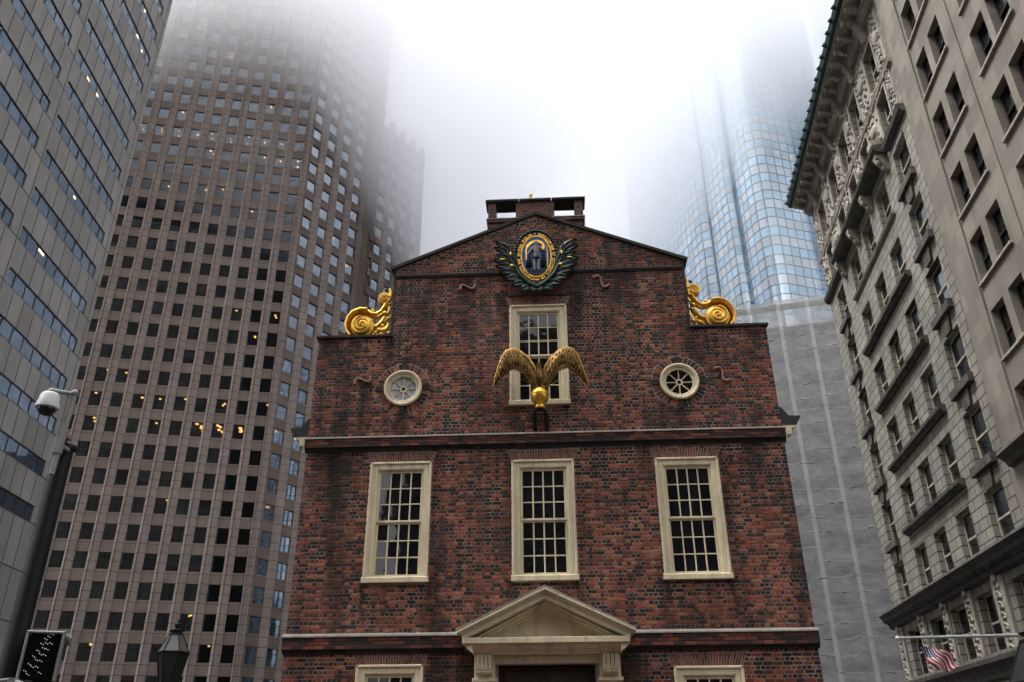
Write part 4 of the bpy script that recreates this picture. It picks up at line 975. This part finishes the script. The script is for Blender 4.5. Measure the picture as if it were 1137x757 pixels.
# ------------------------------------------------------------------ ornate limestone building and its plain neighbour
ORO = (20.709, 37.213, 0); ORR = R(84.4-180)
def window_sash(t_name, parent, x, z, wd, ht, dep, frame, glass, meeting=True, fw=.09, blind=0):
    """double-hung sash in a reveal: window (frame) > pane"""
    f = MB(); y = dep
    f.box(x, x+fw, y, y+.1, z, z+ht); f.box(x+wd-fw, x+wd, y, y+.1, z, z+ht); f.box(x+fw, x+wd-fw, y, y+.1, z+ht-fw, z+ht); f.box(x+fw, x+wd-fw, y, y+.1, z, z+fw)
    if meeting: f.box(x+fw, x+wd-fw, y-.03, y+.1, z+ht*.48, z+ht*.48+.08)
    o = f.build(t_name, frame, parent)
    p = MB(); a = random.uniform(-.01, .01)
    for z0, z1, yy in ((z, z+ht*.5, y+.06), (z+ht*.5, z+ht, y+.03)):
        b = random.uniform(-.008, .008); p.add([(x, yy-a, z0), (x+wd, yy+a, z0), (x+wd, yy+a+b, z1), (x, yy-a+b, z1)], [(0, 1, 2, 3)])
    p.build('pane', glass, o, flat=True)
    if blind:  # blind added to brighten the pane in place of a white sky reflection
        b = MB(); b.box(x+fw*.5, x+wd-fw*.5, y+.16, y+.17, z+ht*(1-blind), z+ht); b.build('blind', ADDED_BLIND, o)
    return o
LIME = jointed('limestone_ashlar', (.245, .225, .19), (.41, .378, .325), (.045, .052, .045), 1.05, .49, .3, .1, .03, .5, .25, speck=35)
LIMEP = weathered('carved_limestone', (.28, .255, .215), (.52, .48, .41), .85, 1.6, grime=(.09, .08, .07))
SOOT = weathered('sooty_stone', (.05, .046, .041), (.135, .125, .11), .85, 2)
VERD = weathered('green_copper', (.016, .045, .041), (.045, .085, .077), .7, 3)
SASHC = weathered('beige_sash', (.42, .39, .31), (.56, .52, .42), .6, 3); SASHD = weathered('black_sash', (.012, .012, .012), (.025, .025, .025), .5, 3)
CITYGLASS = glass_dark('city_window_glass', 1.75, (.008, .009, .01), .04, .02); CLEARGLASS = glass_seethrough('clear_window_glass', 2.0, (.62, .62, .62)); ADDED_BLIND = weathered('added_pale_blind', (.62, .60, .55), (.74, .72, .67), .8, 1, False)  # pale blinds added so the stone buildings' panes show a bright patch
def ornate():
    T = thing('ornate_stone_building', 'ornate limestone office building with bracketed cornice and green copper gutter', 'building', ORO, ORR)
    X0, X1 = 2.3, 22.45; cols = [(4.25, 6.2), (8.6, 10.55), (12.1, 13.95), (15.6, 17.5), (19.45, 21.5)]
    tops = [11.78, 15.35, 19.0, 22.64, 26.44, 30.2]; wh = 2.42
    att = [(33.85, 2.3, [(4.25, 6.0), (8.5, 10.1), (11.9, 13.5), (15.2, 16.8), (19.3, 20.9)]), (37.45, 2.5, [(4.2, 6.0), (8.25, 10.0), (11.6, 13.4), (15.0, 16.7), (19.0, 20.7)])]
    base = [(4.4, 6.75), (8.6, 11.0), (12.0, 14.3), (15.8, 17.75), (19.9, 21.7)]
    holes = []
    for t in tops: holes += [rect(a, b, t-wh, t) for a, b in cols]
    for t, h, cs in att: holes += [rect(a, b, t-h, t) for a, b in cs]
    holes += [rect(a, b, 5.62, 8.05) for a, b in base]
    m = MB(); m.holed([(X0, 0), (X1, 0), (X1, 39.6), (X0, 39.6)], holes, 0, reveal=.55)
    m.box(X0, X0+.01, .0, 24, 0, 39.6); m.box(X0, X1, 0.01, 24, 39.4, 39.6)
    m.build('wall', LIME, T); MB().box(X0+.3, X1, 2.2, 24, 0, 39.4).build('interior', DARKIN, T)
    for t in tops:
        for a, b in cols: window_sash('window', T, a, t-wh, b-a, wh, .27, SASHC, CLEARGLASS, blind=random.choice((0, .3, .5, .5, .55, .7)))
    for t, h, cs in att:
        for a, b in cs: window_sash('window', T, a, t-h, b-a, h, .27, SASHC, CLEARGLASS, blind=random.choice((0, .4, .5, .6)))
    for a, b in base: window_sash('window', T, a, 5.62, b-a, 2.43, .3, SASHC, CLEARGLASS)
    # sills: one long sooty sill under each trio, small projecting sills with a keystone under the outer windows
    for i, t in enumerate(tops):
        zs = t-wh
        if i > 0:
            s = MB()
            if i == 5: s.sweepx([(-.22, zs-.02), (0, zs+.02), (0, zs-.2), (-.16, zs-.16)], 8.2, 17.9)
            else: s.sweepx([(-.36, zs-.02), (-.3, zs+.03), (0, zs+.04), (0, zs-.36), (-.12, zs-.36), (-.2, zs-.24), (-.34, zs-.18)], 8.25, 17.9)
            s.build('long_sill', SOOT if i < 5 else LIMEP, T)
            for c in (0, 4):
                a, b = cols[c]; s = MB(); s.bbox(a-.22, b+.2, -.26, 0, zs-.42, zs, .03)
                s.prism([(a+.45, zs-.44), (b-.45, zs-.44), (b-.65, zs-1.22), (a+.65, zs-1.22)], -.12, 0); s.build('sill', SOOT, T)
    # mid cornice on brackets above the upper trio, with lesser ledges at the sides
    c = MB(); c.sweepx([(-.78, 31.35), (-.74, 31.2), (-.6, 31.05), (-.5, 30.96), (0, 30.9), (0, 31.5), (-.7, 31.42)], 7.1, 19.0); c.build('mid_cornice', SOOT, T)
    for x0, x1 in ((X0-.2, 6.7), (19.2, X1)): c = MB(); c.sweepx([(-.36, 31.15), (-.3, 30.9), (-.1, 30.7), (0, 30.7), (0, 31.2)], x0, x1); c.build('ledge', SOOT, T)
    for x in (7.4, 11.3, 14.8, 18.5):
        b = MB(); b.sweepx([(-.62, 30.94), (-.6, 30.75), (-.42, 30.62), (-.38, 30.4), (-.2, 30.2), (-.16, 29.95), (0, 29.9), (0, 30.94)], x-.26, x+.26)
        b.ball((x, -.42, 30.55), (.2, .2, .24), 10, 8); b.ball((x, -.24, 30.15), (.17, .14, .2), 10, 8); b.build('bracket', LIMEP, T, smooth=True)
    for x in (8.0, 18.4): b = MB(); b.bbox(x-.35, x+.35, -.72, 0, 31.5, 31.95, .05); b.build('pedestal', LIMEP, T)
    # attic: carved panels between the windows
    rnd = random.Random(2)
    def carved(x0, x1, z0, z1, y=-.16, n=14):
        b = MB(); b.bbox(x0, x1, -.07, 0, z0, z1, .02)
        for j in range(n):
            x = rnd.uniform(x0+.1, x1-.1); z = z0+(j+.5)*(z1-z0)/n
            for sg in (-1, 1):
                xx = (x0+x1)/2+sg*abs(x-(x0+x1)/2); b.ball((xx, -.09, z), (rnd.uniform(.08, .17), rnd.uniform(.07, .13), rnd.uniform(.08, .18)), 8, 6)
        b.ball(((x0+x1)/2, -.08, z0+(z1-z0)*.55), ((x1-x0)*.3, .16, (z1-z0)*.14), 12, 8)
        b.build('carved_panel', LIMEP, T, smooth=True)
    xs = [2.45]+[v for a, b in att[1][2] for v in (a, b)]+[22.3]
    for i in range(0, len(xs), 2):
        a, b = xs[i]+.18, xs[i+1]-.18
        if b-a > .5: carved(a, b, 34.7, 38.3)
    for a, b in att[1][2]: carved(a+.1, b-.1, 34.05, 34.75, n=5)
    xs = [2.45]+[v for a, b in att[0][2] for v in (a, b)]+[22.3]
    for i in range(0, len(xs), 2):
        a, b = xs[i]+.3, xs[i+1]-.3
        if b-a > .5: carved(a, b, 31.6, 34.2, n=10)
    for t, h, cs in att:                           # moulded architraves
        for a, b in cs:
            f = MB()
            for x0, x1, z0, z1 in ((a-.16, a, t-h, t+.16), (b, b+.16, t-h, t+.16), (a, b, t, t+.16)): f.bbox(x0, x1, -.12, 0, z0, z1, .03)
            f.build('architrave', LIMEP, T)
    c = MB(); c.sweepx([(-.22, 34.3), (-.16, 34.1), (0, 34.05), (0, 34.4)], X0-.15, X1); c.build('string_course', LIMEP, T)
    # great cornice: dentils, big consoles, soffit, copper gutter with lion bosses
    c = MB(); c.sweepx([(-.42, 39.05), (-.38, 38.85), (-.2, 38.62), (0, 38.55), (0, 39.6), (-1.3, 39.6), (-1.3, 39.48), (-.42, 39.48)], X0-.35, X1)
    x = X0-.3
    while x < X1: c.box(x, x+.13, -.5, -.40, 38.88, 39.06); x += .24
    c.build('cornice', LIMEP, T)
    x = X0-.1; i = 0
    while x < X1-.3:
        b = MB(); sc = .42 if i % 3 == 2 else .3
        b.sweepx([(-1.2, 39.5), (-1.2, 39.36), (-1.05, 39.2), (-.85, 39.18), (-.7, 39.06), (-.4, 39.02), (-.4, 39.5)], x, x+sc)
        b.tube([(x-.01, -1.06, 39.3), (x+sc+.01, -1.06, 39.3)], .13, 10); b.build('console', LIMEP, T, smooth=True)
        if i % 3 == 2:
            k = MB(); k.sweepx([(-.6, 39.05), (-.62, 38.8), (-.42, 38.45), (-.3, 37.9), (-.12, 37.7), (0, 37.7), (0, 39.05)], x-.02, x+sc+.02)
            for q in range(5): k.ball((x+sc/2, -.42+.06*q, 38.6-.2*q), (.2, .15, .15), 8, 6)
            k.build('keystone', LIMEP, T, smooth=True)
        x += 1.05; i += 1
    g = MB(); g.sweepx([(-1.32, 39.601), (-1.5, 39.72), (-1.52, 39.85), (-1.6, 40.0), (-1.6, 40.12), (-1.45, 40.14), (-.2, 40.3), (-.2, 39.601)], X0-.55, X1)
    x = X0-.35
    while x < X1: g.ball((x, -1.6, 39.98), (.15, .14, .17), 10, 8); g.ball((x, -1.72, 39.93), (.07, .07, .08), 8, 6); x += .95
    gg = g.build('copper_gutter', VERD, T, smooth=True)
    # base cornice with dentils and carved pilasters
    c = MB(); c.sweepx([(-.74, 9.32), (-.78, 9.2), (-.6, 9.0), (-.55, 8.85), (-.3, 8.72), (-.26, 8.5), (0, 8.42), (0, 9.4), (-.6, 9.4)], X0-.6, 24.6)
    x = X0-.2
    while x < 24.4: c.box(x, x+.14, -.42, -.29, 8.70, 8.86); x += .26
    c.build('base_cornice', SOOT, T)
    for x0, x1 in ((2.5, 3.6), (7.0, 8.05), (11.15, 11.85), (14.5, 15.4), (18.05, 19.3)):
        b = MB(); b.bbox(x0, x1, -.16, 0, 5.4, 8.4, .04); cx = (x0+x1)/2
        for j in range(13):
            z = 5.65+j*.21; sg = 1 if j % 2 else -1
            q = rnd.uniform(.6, 1.15); b.ball((cx+sg*.18*q, -.17, z), (.13*q, .07, .10*q), 8, 6); b.tube([(cx-sg*.22, -.17, z-.12), (cx-sg*.05, -.2, z), (cx+sg*.1*q, -.2, z+.08), (cx+sg*.3*q, -.17, z+.02)], [.03, .04, .035, .02], 5)
        b.ball((cx, -.2, 8.3), (.22, .12, .2), 8, 6); b.build('carved_pilaster', LIMEP, T, smooth=True)
    c = MB(); c.sweepx([(-.4, 5.38), (-.34, 5.5), (0, 5.55), (0, 4.6), (-.1, 4.6), (-.2, 5.0), (-.38, 5.2)], X0-.3, X1); c.sweepx([(-.3, 4.1), (0, 4.2), (0, 3.8), (-.25, 3.9)], X0-.3, X1); c.build('base_sill', SOOT, T)
ornate()
def brown():
    T = thing('brown_stone_building', 'plain brown stone office building with paired black sash windows at right edge', 'building', ORO, ORR)
    BR = jointed('brown_ashlar', (.235, .205, .172), (.335, .295, .25), (.175, .152, .127), 1.7, .85, 0, .2, .006, .5, .3, speck=60)
    X0, X1 = 22.47, 44; tops = [14.5+3.41*i for i in range(10)]; wh = 2.07
    cols = [(24.62, 25.92), (26.48, 27.78), (29.75, 31.07), (31.5, 32.82), (35.0, 36.3), (36.8, 38.1)]
    holes = [rect(a, b, t-wh, t) for t in tops for a, b in cols]
    m = MB(); m.holed([(24.42, 12.45), (33.6, 12.45), (33.6, 50), (24.42, 50)], [h for h in holes if h[0][0] < 33], .09, reveal=.42)
    m.holed([(34.4, 12.45), (X1, 12.45), (X1, 50), (34.4, 50)], [h for h in holes if h[0][0] > 33], .09, reveal=.42)
    m.box(X0, 24.42, -.0, 1, 0, 50); m.box(33.6, 34.4, 0, 1, 0, 50); m.box(24.42, X1, 0, 1, 0, 12.45); MB().box(X0+.05, X1, 2.2, 24, 0, 50).build('interior', DARKIN, T); m.box(X0, X1, .1, 24, 50, 50.3)
    m.box(28.75, 28.85, .03, .1, 12.45, 50)
    m.build('wall', BR, T)
    mw = Matrix.Translation(ORO) @ Matrix.Rotation(ORR, 4, 'Z')
    for t in tops:
        for a, b in cols:
            if any(in_frame(mw @ Vector((x, 0, z))) for x in (a, b) for z in (t, t-wh)): window_sash('window', T, a, t-wh, b-a, wh, .4, SASHD, CLEARGLASS, fw=.08, blind=random.choice((0, 0, .3, .5, .6)))
        for a, b in ((24.5, 27.95), (29.65, 33.0), (34.9, 38.3)):
            s = MB(); s.bbox(a, b, -.03, .1, t-wh-.13, t-wh, .015); s.build('sill', LIMEP, T)
    c = MB(); c.sweepx([(-.5, 12.45), (-.55, 12.3), (-.3, 12.1), (-.2, 11.9), (0, 11.8), (0, 12.5)], 22.9, X1); c.build('ledge', SOOT, T)
brown()

# ------------------------------------------------------------------ flagpole and flag
def flag():
    tip = Vector((12.36, 13.645, 5.385)); d = Vector((.9952, -.0976, 0.0))
    m = MB(); m.tube([(0, 0, 0), tuple(d*2), tuple(d*6.05)], [.045, .055, .075], 12)
    T = tag(m.build('flagpole', weathered('aluminium_pole', (.42, .43, .44), (.55, .56, .57), .35, 4, metallic=.4), None, smooth=True, loc=tip), 'horizontal grey metal flagpole projecting from stone building', 'flagpole')
    MB().ball((-.04, 0, 0), .075).build('finial', weathered('white_ball', (.7, .7, .7), (.8, .8, .8), .4), T, smooth=True)
    k = NT('flag_cloth'); uv = k.n('ShaderNodeUVMap'); sp = k.t.nodes.new('ShaderNodeSeparateXYZ'); k.l(uv.outputs[0], sp.inputs[0]); u, v = sp.outputs[0], sp.outputs[1]
    st = k.math('LESS_THAN', k.math('FRACT', k.math('MULTIPLY', u, 6.5)), .5001)
    can = k.math('MULTIPLY', k.math('LESS_THAN', u, 7/13), k.math('LESS_THAN', v, .4))
    su = k.math('SUBTRACT', k.math('FRACT', k.math('MULTIPLY', u, 13/7*4.5)), .5); sv = k.math('SUBTRACT', k.math('FRACT', k.math('MULTIPLY', v, 5.5/.4)), .5)
    star = k.math('LESS_THAN', k.math('ADD', k.math('MULTIPLY', su, su), k.math('MULTIPLY', sv, sv)), .07)
    col = k.mix(st, (.75, .72, .7), (.42, .02, .03)); col = k.mix(can, col, k.mix(star, (.02, .03, .12), (.75, .75, .75)))
    k.l(col, k.b.inputs['Base Color']); k.b.inputs['Roughness'].default_value = .8
    me = bpy.data.meshes.new('flag'); bm = bmesh.new(); uvl = bm.loops.layers.uv.new('UVMap'); NU, NV = 26, 36; g = {}
    hoist, fly = .84, 1.22
    for i in range(NU+1):
        for j in range(NV+1):
            a, b = i/NU, j/NV
            x = a*hoist*(1-.18*b) + .62*b*fly*(.55+.25*a) ; z = -.30-b*fly*(.70-.10*a)-.10*a*(1-b) ; y = .11*math.sin(10*a+4*b)*(.3+b)+.07*math.sin(6*b+4*a)
            x += .05*math.sin(7*b+6*a); z += .05*b*math.sin(8*a+1)+.03*math.sin(9*b+5*a)
            g[i, j] = bm.verts.new((x, y, z))
    for i in range(NU):
        for j in range(NV):
            f = bm.faces.new((g[i, j], g[i+1, j], g[i+1, j+1], g[i, j+1])); f.smooth = True
            for l, (a, b) in zip(f.loops, ((i, j), (i+1, j), (i+1, j+1), (i, j+1))): l[uvl].uv = (a/NU, b/NV)
    bm.to_mesh(me); bm.free(); me.materials.append(k.m)
    o = bpy.data.objects.new('flag', me); COL.objects.link(o); o.location = tip+d*.60; o.rotation_euler.z = math.atan2(d.y, d.x)
    sol = o.modifiers.new('s', 'SOLIDIFY'); sol.thickness = .006
    tag(o, 'small american flag with stars and stripes drooping from flagpole', 'flag')
    h = MB()
    for a in (0, .84): h.tube([(a, 0, 0), (a, 0, -.3 if a == 0 else -.4)], .012, 5)
    h.build('halyard', weathered('rope', (.3, .3, .28), (.4, .4, .38)), o)
flag()

# ------------------------------------------------------------------ street pole with camera, signals, lanterns
def street_stuff():
    px_, py_ = -6.76, -7.19
    P = thing('signal_pole', 'thick black street pole rising in front of the office towers', 'pole', (px_, py_, 0))
    m = MB(); m.tube([(0, 0, 0), (0, 0, 5.6)], [.125, .115], 20); m.build('shaft', BLACK, P, smooth=True)
    m = MB(); m.lathe([(.115, -.06), (.15, -.05), (.155, 0), (.13, .02), (.09, .05), (.0, .06)], (0, 0, 5.66), 20); m.build('cap', BLACK, P, smooth=True)
    m = MB(); m.lathe([(.2, 0), (.22, .1), (.2, .5), (.14, .6)], (0, 0, .1), 20); m.build('base', BLACK, P, smooth=True)
    C_ = thing('security_camera', 'white dome security camera on grey bracket beside black pole top', 'camera', (-6.68, -7.48, 5.15))
    m = MB(); m.tube([(0, 0, 0), (.03, .02, 1.2)], .04, 12); m.ball((.03, .02, 1.22), .06, 10, 8); m.tube([(.03, .02, 1.21), (-.22, -.16, 1.2)], .032, 10); m.ball((-.22, -.16, 1.19), .045, 10, 8)
    m.build('bracket', GREYMETAL, C_, smooth=True)
    m = MB(); m.box(-.05, .05, -.02, .2, .40, .45); m.box(-.05, .05, -.02, .2, .56, .61); m.tube([(0, 0, .3), (0, 0, .7)], .065, 10); m.build('clamp', GREYMETAL, C_)
    hx, hy, hz = -.215, -.155, .97
    m = MB(); m.lathe([(.05, .2), (.10, .185), (.125, .15), (.135, .07), (.155, .0), (.155, -.04), (.13, -.05)], (hx, hy, hz), 24); m.build('housing', weathered('white_plastic', (.55, .56, .56), (.66, .67, .67), .4, 6), C_, smooth=True)
    m = MB(); m.ball((hx, hy, hz-.055), (.12, .12, .1), 20, 12); m.build('dome', glass_dark('smoked_dome', 1.5, (.006, .006, .007)), C_, smooth=True)
    # pedestrian signals
    def signal(loc, rz, label):
        G = thing('pedestrian_signal', label, 'signal', loc, rz, 'pedestrian signals on the black pole')
        b = MB(); b.bbox(-.2, .2, -.02, .2, -.6, 0, .05); b.build('housing', BLACK, G, bevel=.02)
        v = MB()
        for x0, x1, z0, z1 in ((-.22, -.19, -.58, .0), (.19, .22, -.58, .0), (-.22, .22, -.02, .012)): v.bbox(x0, x1, -.1, .02, z0, z1, .01)
        v.tube([(.19, -.02, -.02), (.26, .03, -.06), (.28, .06, -.14)], [.03, .045, .03], 8); v.build('visor', GREYMETAL, G, smooth=False)
        l = MB(); n = 15
        for i in range(n):
            t = (i+.5)/n; x = -.19+.38*t
            l.add([(x-.012, -.06, -.55), (x+.006, -.03, -.55), (x+.006, -.03, -.04), (x-.012, -.06, -.04)], [(0, 1, 2, 3)])
        for i in range(20):
            z = -.55+.51*(i+.5)/20; l.add([(-.19, -.06, z-.008), (.19, -.06, z-.008), (.19, -.03, z+.006), (-.19, -.03, z+.006)], [(0, 1, 2, 3)])
        l.build('grille', BLACK, G)
        s = MB(); rnd = random.Random(4)
        man = [(0.03, .03), (.06, .06), (.0, .0), (.02, -.05), (.07, -.05), (-.03, -.06), (.0, -.11), (.04, -.12), (-.06, -.14), (-.02, -.18), (.03, -.19), (-.09, -.21), (-.05, -.25), (0, -.26), (-.12, -.3), (-.08, -.33), (-.03, -.33), (-.15, -.38), (-.11, -.42), (.02, -.4)]
        for x, z in man:
            for q in range(2): s.box(x-.006+.026*q, x+.005+.026*q, -.075, -.07, z-.085-.014*q, z-.075-.014*q)
        s.build('walking_figure', emis('signal_led', (.85, .9, .95), .05), G)
        r = MB(); r.tube([(-.1, .2, -.1), (-.1, .3, -.1)], .03, 8); r.build('mount', BLACK, G); return G
    signal((-6.275, -7.36, 3.08), R(20), 'black pedestrian signal with dotted walking figure mounted on black pole')
    signal((-6.50, -7.56, 2.50), R(-35), 'second pedestrian signal lower on black pole, only its grey top edge in view')
    GLS = NT('milky_lantern_glass'); GLS.b.inputs['Base Color'].default_value = (.075, .078, .075, 1); GLS.b.inputs['Roughness'].default_value = .5
    def lantern(x, y, ztop, sc, label, rz, roof=None):
        L = thing('street_lantern', label, 'street lamp', (x, y, 0), rz, 'black gas style street lanterns')
        b = ztop
        fin = MB(); fin.lathe([(.10, 0), (.085, .03), (.105, .045), (.12, .06), (.05, .075), (.03, .1), (.055, .13), (.055, .16), (.025, .18), (.018, .2), (.03, .215), (.0, .24)], (0, 0, b), 16); fin.build('finial', BLACK, L, smooth=True)
        n = 6; r0, r1, h = .10*sc, .235*sc, .27*sc; z1 = b; z0 = b-h
        gl, fr = MB(), MB()
        P0 = [(r0*math.cos(2*math.pi*i/n), r0*math.sin(2*math.pi*i/n), z1) for i in range(n)]; P1 = [(r1*math.cos(2*math.pi*i/n), r1*math.sin(2*math.pi*i/n), z0) for i in range(n)]
        gl.add(P0+P1, [(i, (i+1) % n, (i+1) % n+n, i+n) for i in range(n)]); gl.build('roof_glass' if not roof else 'roof', roof or GLS.m, L)
        for i in range(n): fr.tube([P0[i], P1[i]], .011, 6); fr.tube([P1[i], P1[(i+1) % n]], .016, 6); fr.tube([P0[i], P0[(i+1) % n]], .014, 6)
        r2 = .13*sc; z2 = z0-.5*sc; P2 = [(r2*math.cos(2*math.pi*i/n), r2*math.sin(2*math.pi*i/n), z2) for i in range(n)]
        for i in range(n): fr.tube([P1[i], P2[i]], .011, 6); fr.tube([P2[i], P2[(i+1) % n]], .014, 6)
        fr.build('frame', BLACK, L)
        sh = MB(); sh.add([(x_*.97, y_*.97, z_-.012) for x_, y_, z_ in P1]+[(x_*.97, y_*.97, z_) for x_, y_, z_ in P2], [(i, (i+1) % n, (i+1) % n+n, i+n) for i in range(n)]); sh.build('side_glass', glass_dark('lantern_glass', 1.5, (.02, .02, .02)), L)
        ps = MB(); ps.lathe([(.16, 0), (.16, .25), (.09, .35), (.07, .9), (.05, 1.0), (.045, max(1.1, z2-.25)), (.08, max(1.15, z2-.2)), (.13*sc, z2-.02)], (0, 0, 0), 14); ps.build('post', BLACK, L, smooth=True)
    lantern(-5.88, -4.48, 3.42, 1.02, 'black gas style street lantern with finial beneath the pink tower', R(15))
    lantern(4.0, -11.08, 2.41, 1.12, 'black street lantern roof corner cut by the lower right picture edge', R(32), SLATE)
street_stuff()

# ------------------------------------------------------------------ unseen blocks added to darken the street and its reflections
def unseen_block(name, label, x0, x1, y0, y1, h, mat, pitch=3.8, step=3.0):
    T = thing(name, label, 'building', ((x0+x1)/2, (y0+y1)/2, 0)); hx, hy = (x1-x0)/2, (y1-y0)/2
    m = MB(); m.box(-hx, hx, -hy, hy, 0, h); m.build('wall', mat, T)
    g = MB(); z = 3.5 if h < 100 else h
    while z < h-2:
        x = -hx+1
        while x < hx-1.5: g.box(x, x+step*.55, hy-.05, hy+.04, z, z+2.1); x += step
        z += pitch
    if g.v:
        o = g.build('window', CITYGLASS, T); o['kind'] = 'stuff'
unseen_block('added_dark_tower', 'dark tower added behind the viewpoint to darken the pink tower windows', -96, -23, -82, -50, 270, weathered('dark_cladding', (.014, .013, .013), (.022, .02, .02), .8, .3))  # unseen, made tall so the pink tower's front panes reflect dark
unseen_block('added_corner_block', 'brown block added behind the viewpoint to shade the brick hall front', -13, 46, -75, -46, 35, weathered('brown_block', (.09, .065, .05), (.15, .11, .09), .85, .3))  # unseen, height set to block sky light from the hall front

unseen_block('added_rear_block', 'brown block added unseen behind the hall to darken window reflections', -20, 2, 112, 150, 46, weathered('rear_brick', (.09, .06, .05), (.15, .10, .08), .85, .3))  # unseen, put in to darken what the lower ribbon windows reflect

# ------------------------------------------------------------------ low cloud hiding the tower tops
def cloud():
    m = MB(); X0, X1, Y0, Y1 = -260, 300, 50, 420; NX, NY = 110, 80; top = 157
    def zb(x, y):
        b = 99 + 4.5*math.sin(x*.045+1.3)*math.cos(y*.05) + 3*math.sin(x*.11+y*.07)
        b -= 25*math.exp(-(((x+13)/20)**2+((y-105)/42)**2)) + 6*math.exp(-(((x-14)/15)**2+((y-140)/42)**2))
        b += 9*math.exp(-(((x+55)/22)**2+((y-80)/40)**2))
        b += 7*math.exp(-(((x-62)/32)**2+((y-95)/36)**2)) - 9*math.exp(-(((x-22)/14)**2+((y-105)/34)**2))
        return b
    vs = [(X0+(X1-X0)*i/NX, Y0+(Y1-Y0)*j/NY, 0) for j in range(NY+1) for i in range(NX+1)]
    vs = [(x, y, zb(x, y)) for x, y, _ in vs]; n = NX+1
    m.add(vs, [(j*n+i, j*n+i+1, (j+1)*n+i+1, (j+1)*n+i) for j in range(NY) for i in range(NX)])
    edge = [i for i in range(n)]+[j*n+NX for j in range(1, NY+1)]+[NY*n+i for i in range(NX-1, -1, -1)]+[j*n for j in range(NY-1, 0, -1)]
    b = len(m.v); m.v += [(vs[e][0], vs[e][1], top) for e in edge]; L = len(edge)
    m.f += [(edge[i], edge[(i+1) % L], b+(i+1) % L, b+i) for i in range(L)]+[tuple(b+i for i in range(L))]; m.mi += [0]*(L+1)
    k = NT('fog'); k.t.nodes.remove(k.b); v = k.n('ShaderNodeVolumePrincipled', Density=.052, Anisotropy=.72); v.inputs['Color'].default_value = (.872, .877, .89, 1)
    k.l(v.outputs[0], k.out.inputs['Volume'])
    o = m.build('low_cloud', k.m); tag(o, kind='stuff')
cloud()
